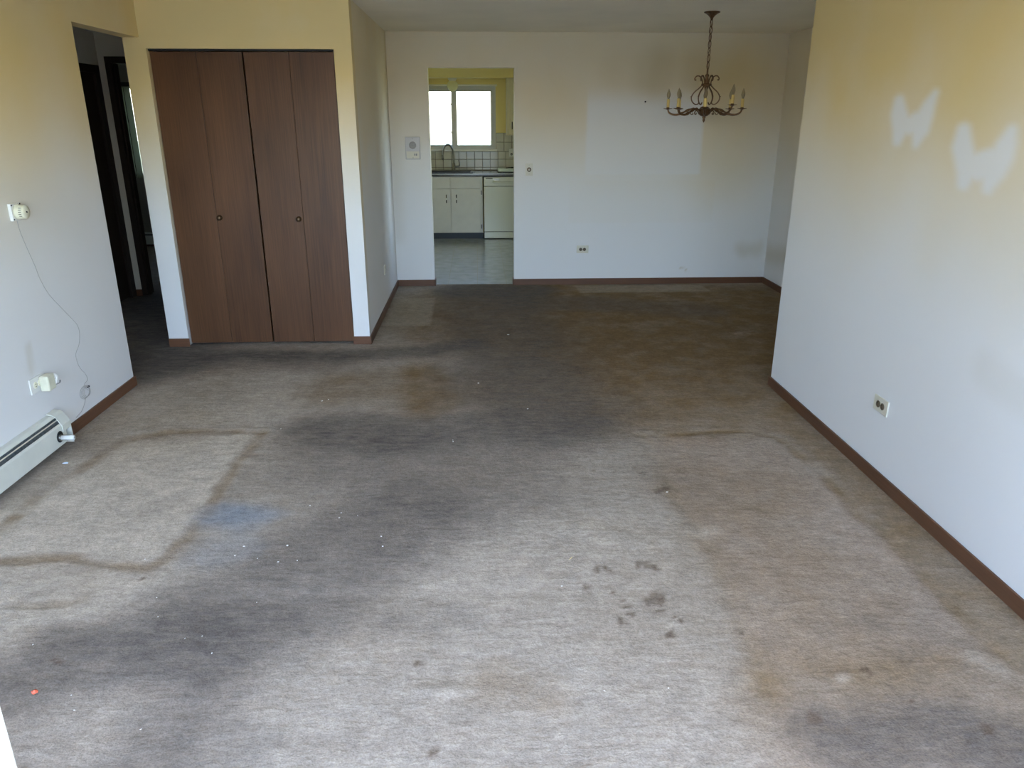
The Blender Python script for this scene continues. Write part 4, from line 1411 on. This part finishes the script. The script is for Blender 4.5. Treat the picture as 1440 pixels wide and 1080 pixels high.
# thermostat
th = thing('thermostat', 'white round dial thermostat on a square plate above the wire', 'thermostat', (XL, 3.84, 1.17))
box('plate', XL, XL + 0.016, 3.795, 3.878, 1.168, 1.250, M_WHITE, th, bev=0.003)
dial = lathe_ob('dial', [(0.036, 0), (0.036, 0.012), (0.034, 0.014), (0.033, 0.040), (0.031, 0.044), (0.012, 0.045), (0, 0.045)], (XL + 0.016, 3.838, 1.208), 'x', M_YELLOWED, th, 28)
for k in range(5):
    a = R(-150 - k * 17)
    c = Vector((XL + 0.040, 3.838 + 0.0342 * math.cos(a), 1.208 + 0.0342 * math.sin(a)))
    box('tick_mark', c.x, c.x + 0.012, c.y - 0.0012, c.y + 0.0012, c.z - 0.0012, c.z + 0.0012, M_BLACK, dial)
lathe_ob('center_pin', [(0.004, 0), (0.004, 0.003), (0, 0.003)], (XL + 0.0605, 3.838, 1.208), 'x', M_BLACK, dial, 8)
for (yy, zz) in ((3.80, 1.243), (3.802, 1.176), (3.872, 1.244)):
    lathe_ob('screw', [(0.004, 0), (0.004, 0.002), (0, 0.002)], (XL + 0.016, yy, zz), 'x', M_BLACK, th, 8)

# low-voltage wire on the left wall with its coil
WIREP = [(3.845, 1.166), (3.852, 1.11), (3.878, 1.03), (3.915, 0.93), (3.935, 0.86), (3.985, 0.77), (4.07, 0.68), (4.14, 0.61), (4.195, 0.55), (4.205, 0.50), (4.175, 0.44),
         (4.125, 0.40), (4.125, 0.345), (4.15, 0.30), (4.185, 0.26), (4.19, 0.225), (4.155, 0.215), (4.15, 0.195), (4.18, 0.165)]
bm = bmesh.new()
tube(bm, spline([(XL + 0.003, a, b) for a, b in WIREP], 5), 0.0013, 5)
wt = thing('thermostat_wire', 'thin wire running down the wall from the thermostat to a small coil', 'wire', (XL, 4.0, 0.1))
ob('wire_run', bm, M_WIRE, wt, True)
bm = bmesh.new()
random.seed(4)
for q in range(4):
    r1, r2 = 0.052 - 0.006 * q, 0.036 - 0.003 * q
    tube(bm, [(XL + 0.004 + 0.003 * q, 4.135 + r1 * math.cos(2 * math.pi * i / 22) + 0.004 * q, 0.170 + r2 * math.sin(2 * math.pi * i / 22)) for i in range(22)], 0.0013, 5, closed=True)
ob('wire_coil', bm, M_WIRE, wt, True)
bm = bmesh.new()
tube(bm, spline([(XL + 0.004, 4.13, 0.135), (XL + 0.004, 4.105, 0.105), (XL + 0.004, 4.06, 0.08), (XL + 0.004, 4.0, 0.07)], 5), 0.0014, 5)
ob('wire_tail', bm, M_WIRE, wt, True)
box('wire_nut', XL + 0.002, XL + 0.012, 4.168, 4.188, 0.184, 0.194, M_BLACK, wt, bev=0.002)

# intercom and dimmer on far wall
ic = thing('intercom', 'grey wall intercom panel beside the kitchen doorway', 'intercom', (-0.63, YF, 1.255))
box('panel', -0.700, -0.562, YF - 0.010, YF, 1.255, 1.460, M_SILVER, ic, bev=0.002)
bm = bmesh.new()
bx(bm, -0.7025, -0.5595, YF - 0.004, YF, 1.2525, 1.4625)
ob('shadow_frame', bm, M_DARKGREY, ic)
box('lower_panel', -0.694, -0.568, YF - 0.0115, YF - 0.009, 1.262, 1.328, M_IVORY, ic, bev=0.0008)
sp = lathe_ob('speaker', [(0.034, 0), (0.034, 0.0015), (0.031, 0.002), (0, 0.002)], (-0.631, YF - 0.010, 1.385), '-y', M_DARKGREY, ic, 28)
for k in range(5):
    rr_ = 0.006 + k * 0.006
    bm = bmesh.new()
    tube(bm, [(-0.631 + rr_ * math.cos(2 * math.pi * i / 28), YF - 0.0122, 1.385 + rr_ * math.sin(2 * math.pi * i / 28)) for i in range(28)], 0.0014, 5, closed=True)
    ob('grille_ring', bm, M_SILVER, sp, True)
for k in range(3):
    box('button', -0.618 + k * 0.016, -0.607 + k * 0.016, YF - 0.016, YF - 0.011, 1.288, 1.308, M_DARKGREY if k < 2 else M_IVORY, ic, bev=0.001)
for zz in (1.447, 1.268):
    lathe_ob('screw', [(0.003, 0), (0.003, 0.002), (0, 0.0025)], (-0.631, YF - 0.0105, zz), '-y', M_BLACK, ic, 8)
dm = thing('dimmer_switch', 'ivory rotary dimmer switch on the far wall beside the kitchen doorway', 'switch', (0.509, YF, 1.095))
box('cover_plate', 0.473, 0.545, YF - 0.006, YF, 1.095, 1.211, M_IVORY, dm, bev=0.002)
lathe_ob('dial_ring', [(0.021, 0), (0.021, 0.006), (0.018, 0.008), (0, 0.008)], (0.509, YF - 0.006, 1.153), '-y', M_KNOB, dm, 20)
lathe_ob('dial_knob', [(0.012, 0.006), (0.0115, 0.020), (0.010, 0.022), (0, 0.022)], (0.509, YF - 0.006, 1.153), '-y', M_IVORY, dm, 20)
for zz in (1.11, 1.196):
    lathe_ob('screw', [(0.003, 0), (0.003, 0.002), (0, 0.0025)], (0.509, YF - 0.006, zz), '-y', M_STEEL, dm, 8)
nl_ = lathe_ob('nail', [(0.004, -0.002), (0.004, 0.014), (0.008, 0.015), (0.008, 0.018), (0, 0.018)], (1.632, YF, 1.785), '-y', M_BLACK, None, 8)
tag(nl_, 'small dark picture nail in the far wall near the chandelier', 'nail')

# ------------------------------------------------------------------ baseboard heater on the left wall
HY0, HY1 = 0.75, 3.764
he = thing('baseboard_heater', 'long cream enamel baseboard heater along the wall below the plugged adapter', 'heater', (XL, 2.4, 0.0))


def hx(d):
    return XL + d


bm = bmesh.new()
prism(bm, [(hx(0.0), 0.185), (hx(0.006), 0.189), (hx(0.030), 0.187), (hx(0.044), 0.176), (hx(0.0445), 0.172), (hx(0.030), 0.183), (hx(0.006), 0.185), (hx(0.004), 0.03), (hx(0.0), 0.03)], HY0, HY1, 'y')
ob('back_plate', bm, M_ENAMEL, he)
bm = bmesh.new()
prism(bm, [(hx(0.0605), 0.142), (hx(0.065), 0.140), (hx(0.070), 0.132), (hx(0.072), 0.034), (hx(0.066), 0.030), (hx(0.069), 0.036), (hx(0.067), 0.131)], HY0, HY1, 'y')
ob('front_panel', bm, M_ENAMEL, he)
bm = bmesh.new()
prism(bm, [(hx(0.050), 0.1625), (hx(0.054), 0.1605), (hx(0.0545), 0.158), (hx(0.0500), 0.160)], HY0, HY1, 'y')
ob('damper_strip', bm, M_IVORY, he)
box('fin_core', hx(0.006), hx(0.058), HY0 + 0.02, HY1 - 0.05, 0.055, 0.125, M_FINS, he)
bm = bmesh.new()
prism(bm, [(hx(0.008), 0.170), (hx(0.040), 0.170), (hx(0.060), 0.130), (hx(0.008), 0.130)], HY0 + 0.01, HY1 - 0.01, 'y')
ob('dark_interior', bm, M_FINS, he)  # dark solid filling the space behind the slots
bm = bmesh.new()
CAPP = [(hx(0.0), 0.192), (hx(0.008), 0.195), (hx(0.034), 0.191), (hx(0.050), 0.178), (hx(0.070), 0.146), (hx(0.077), 0.132), (hx(0.078), 0.010), (hx(0.0), 0.010)]
prism(bm, CAPP, HY1 + 0.040, HY1 + 0.046, 'y')
SK = CAPP[:7]
inner = [(p[0] - 0.004 if i > 3 else p[0], p[1] - (0.004 if i < 6 else 0)) for i, p in enumerate(SK)]
prism(bm, SK[:6] + [(hx(0.078), 0.10)] + [(hx(0.074), 0.10)] + inner[:6][::-1], HY1 - 0.035, HY1 + 0.041, 'y')
ob('end_cap', bm, M_ENAMEL, he)
lathe_ob('valve_hole', [(0.030, 0.0), (0.030, 0.0012), (0, 0.0012)], (hx(0.0722), HY1 - 0.066, 0.083), 'x', M_BLACK, he, 20)
lathe_ob('valve_collar', [(0.018, 0.0), (0.018, 0.006), (0.012, 0.008), (0, 0.008)], (hx(0.073), HY1 - 0.066, 0.078), 'x', M_STEEL, he, 16)
vs = lathe_ob('valve_stem', [(0.0135, 0.0), (0.0135, 0.058), (0.012, 0.066), (0.008, 0.067), (0, 0.066)], (hx(0.078), HY1 - 0.066, 0.078), 'x', M_WHITE, he, 16)
lathe_ob('stem_socket', [(0.006, 0.0), (0.006, 0.0015), (0, 0.0015)], (hx(0.144), HY1 - 0.066, 0.078), 'x', M_DARKGREY, vs, 12)

# ------------------------------------------------------------------ crumbs on the carpet
M_CRUMB = mat('white_crumb', (0.80, 0.80, 0.78), 0.6)
M_RED = mat('red_scrap', (0.62, 0.12, 0.06), 0.5)
M_STRAW = mat('straw', (0.62, 0.50, 0.26), 0.6)
M_BLUEW = mat('blue_white_shard', (0.62, 0.72, 0.85), 0.3)
M_BROWNBIT = mat('brown_leaf_bit', (0.16, 0.10, 0.05), 0.8)


def crumb(x, y, s, material, name, label, cat, group=None, stretch=1.0, rot=0.0):
    bm = bmesh.new()
    bmesh.ops.create_icosphere(bm, subdivisions=1, radius=1.0)
    c, sn = math.cos(rot), math.sin(rot)
    for v in bm.verts:
        k = random.uniform(0.6, 1.25)
        px, py = v.co.x * s * stretch * k, v.co.y * s * k
        v.co = Vector((x + px * c - py * sn, y + px * sn + py * c, max(0.0, v.co.z) * s * 0.7 * k - 0.004))
    return tag(ob(name, bm, material), label, cat, group)


random.seed(11)
for x, y, s in CRUMBS:
    crumb(x, y, max(0.0022, s * 0.62), M_CRUMB, 'paper_crumb', 'tiny white paper crumb scattered on the soiled carpet', 'crumb', 'white crumbs on the carpet',
          random.uniform(1, 1.7), random.uniform(0, 3))
crumb(-1.365, 1.915, 0.011, M_RED, 'red_scrap', 'small orange-red scrap on the dark carpet near the front', 'scrap', None, 1.2, 0.5)
crumb(0.345, 2.58, 0.0028, M_STRAW, 'straw_bit', 'thin tan straw bit beside the brown drip stains', 'straw', None, 5.0, 0.9)
crumb(-2.10, 3.56, 0.009, M_BLUEW, 'paper_shard', 'blue-white shard on the floor under the baseboard heater', 'shard', None, 2.2, 0.1)
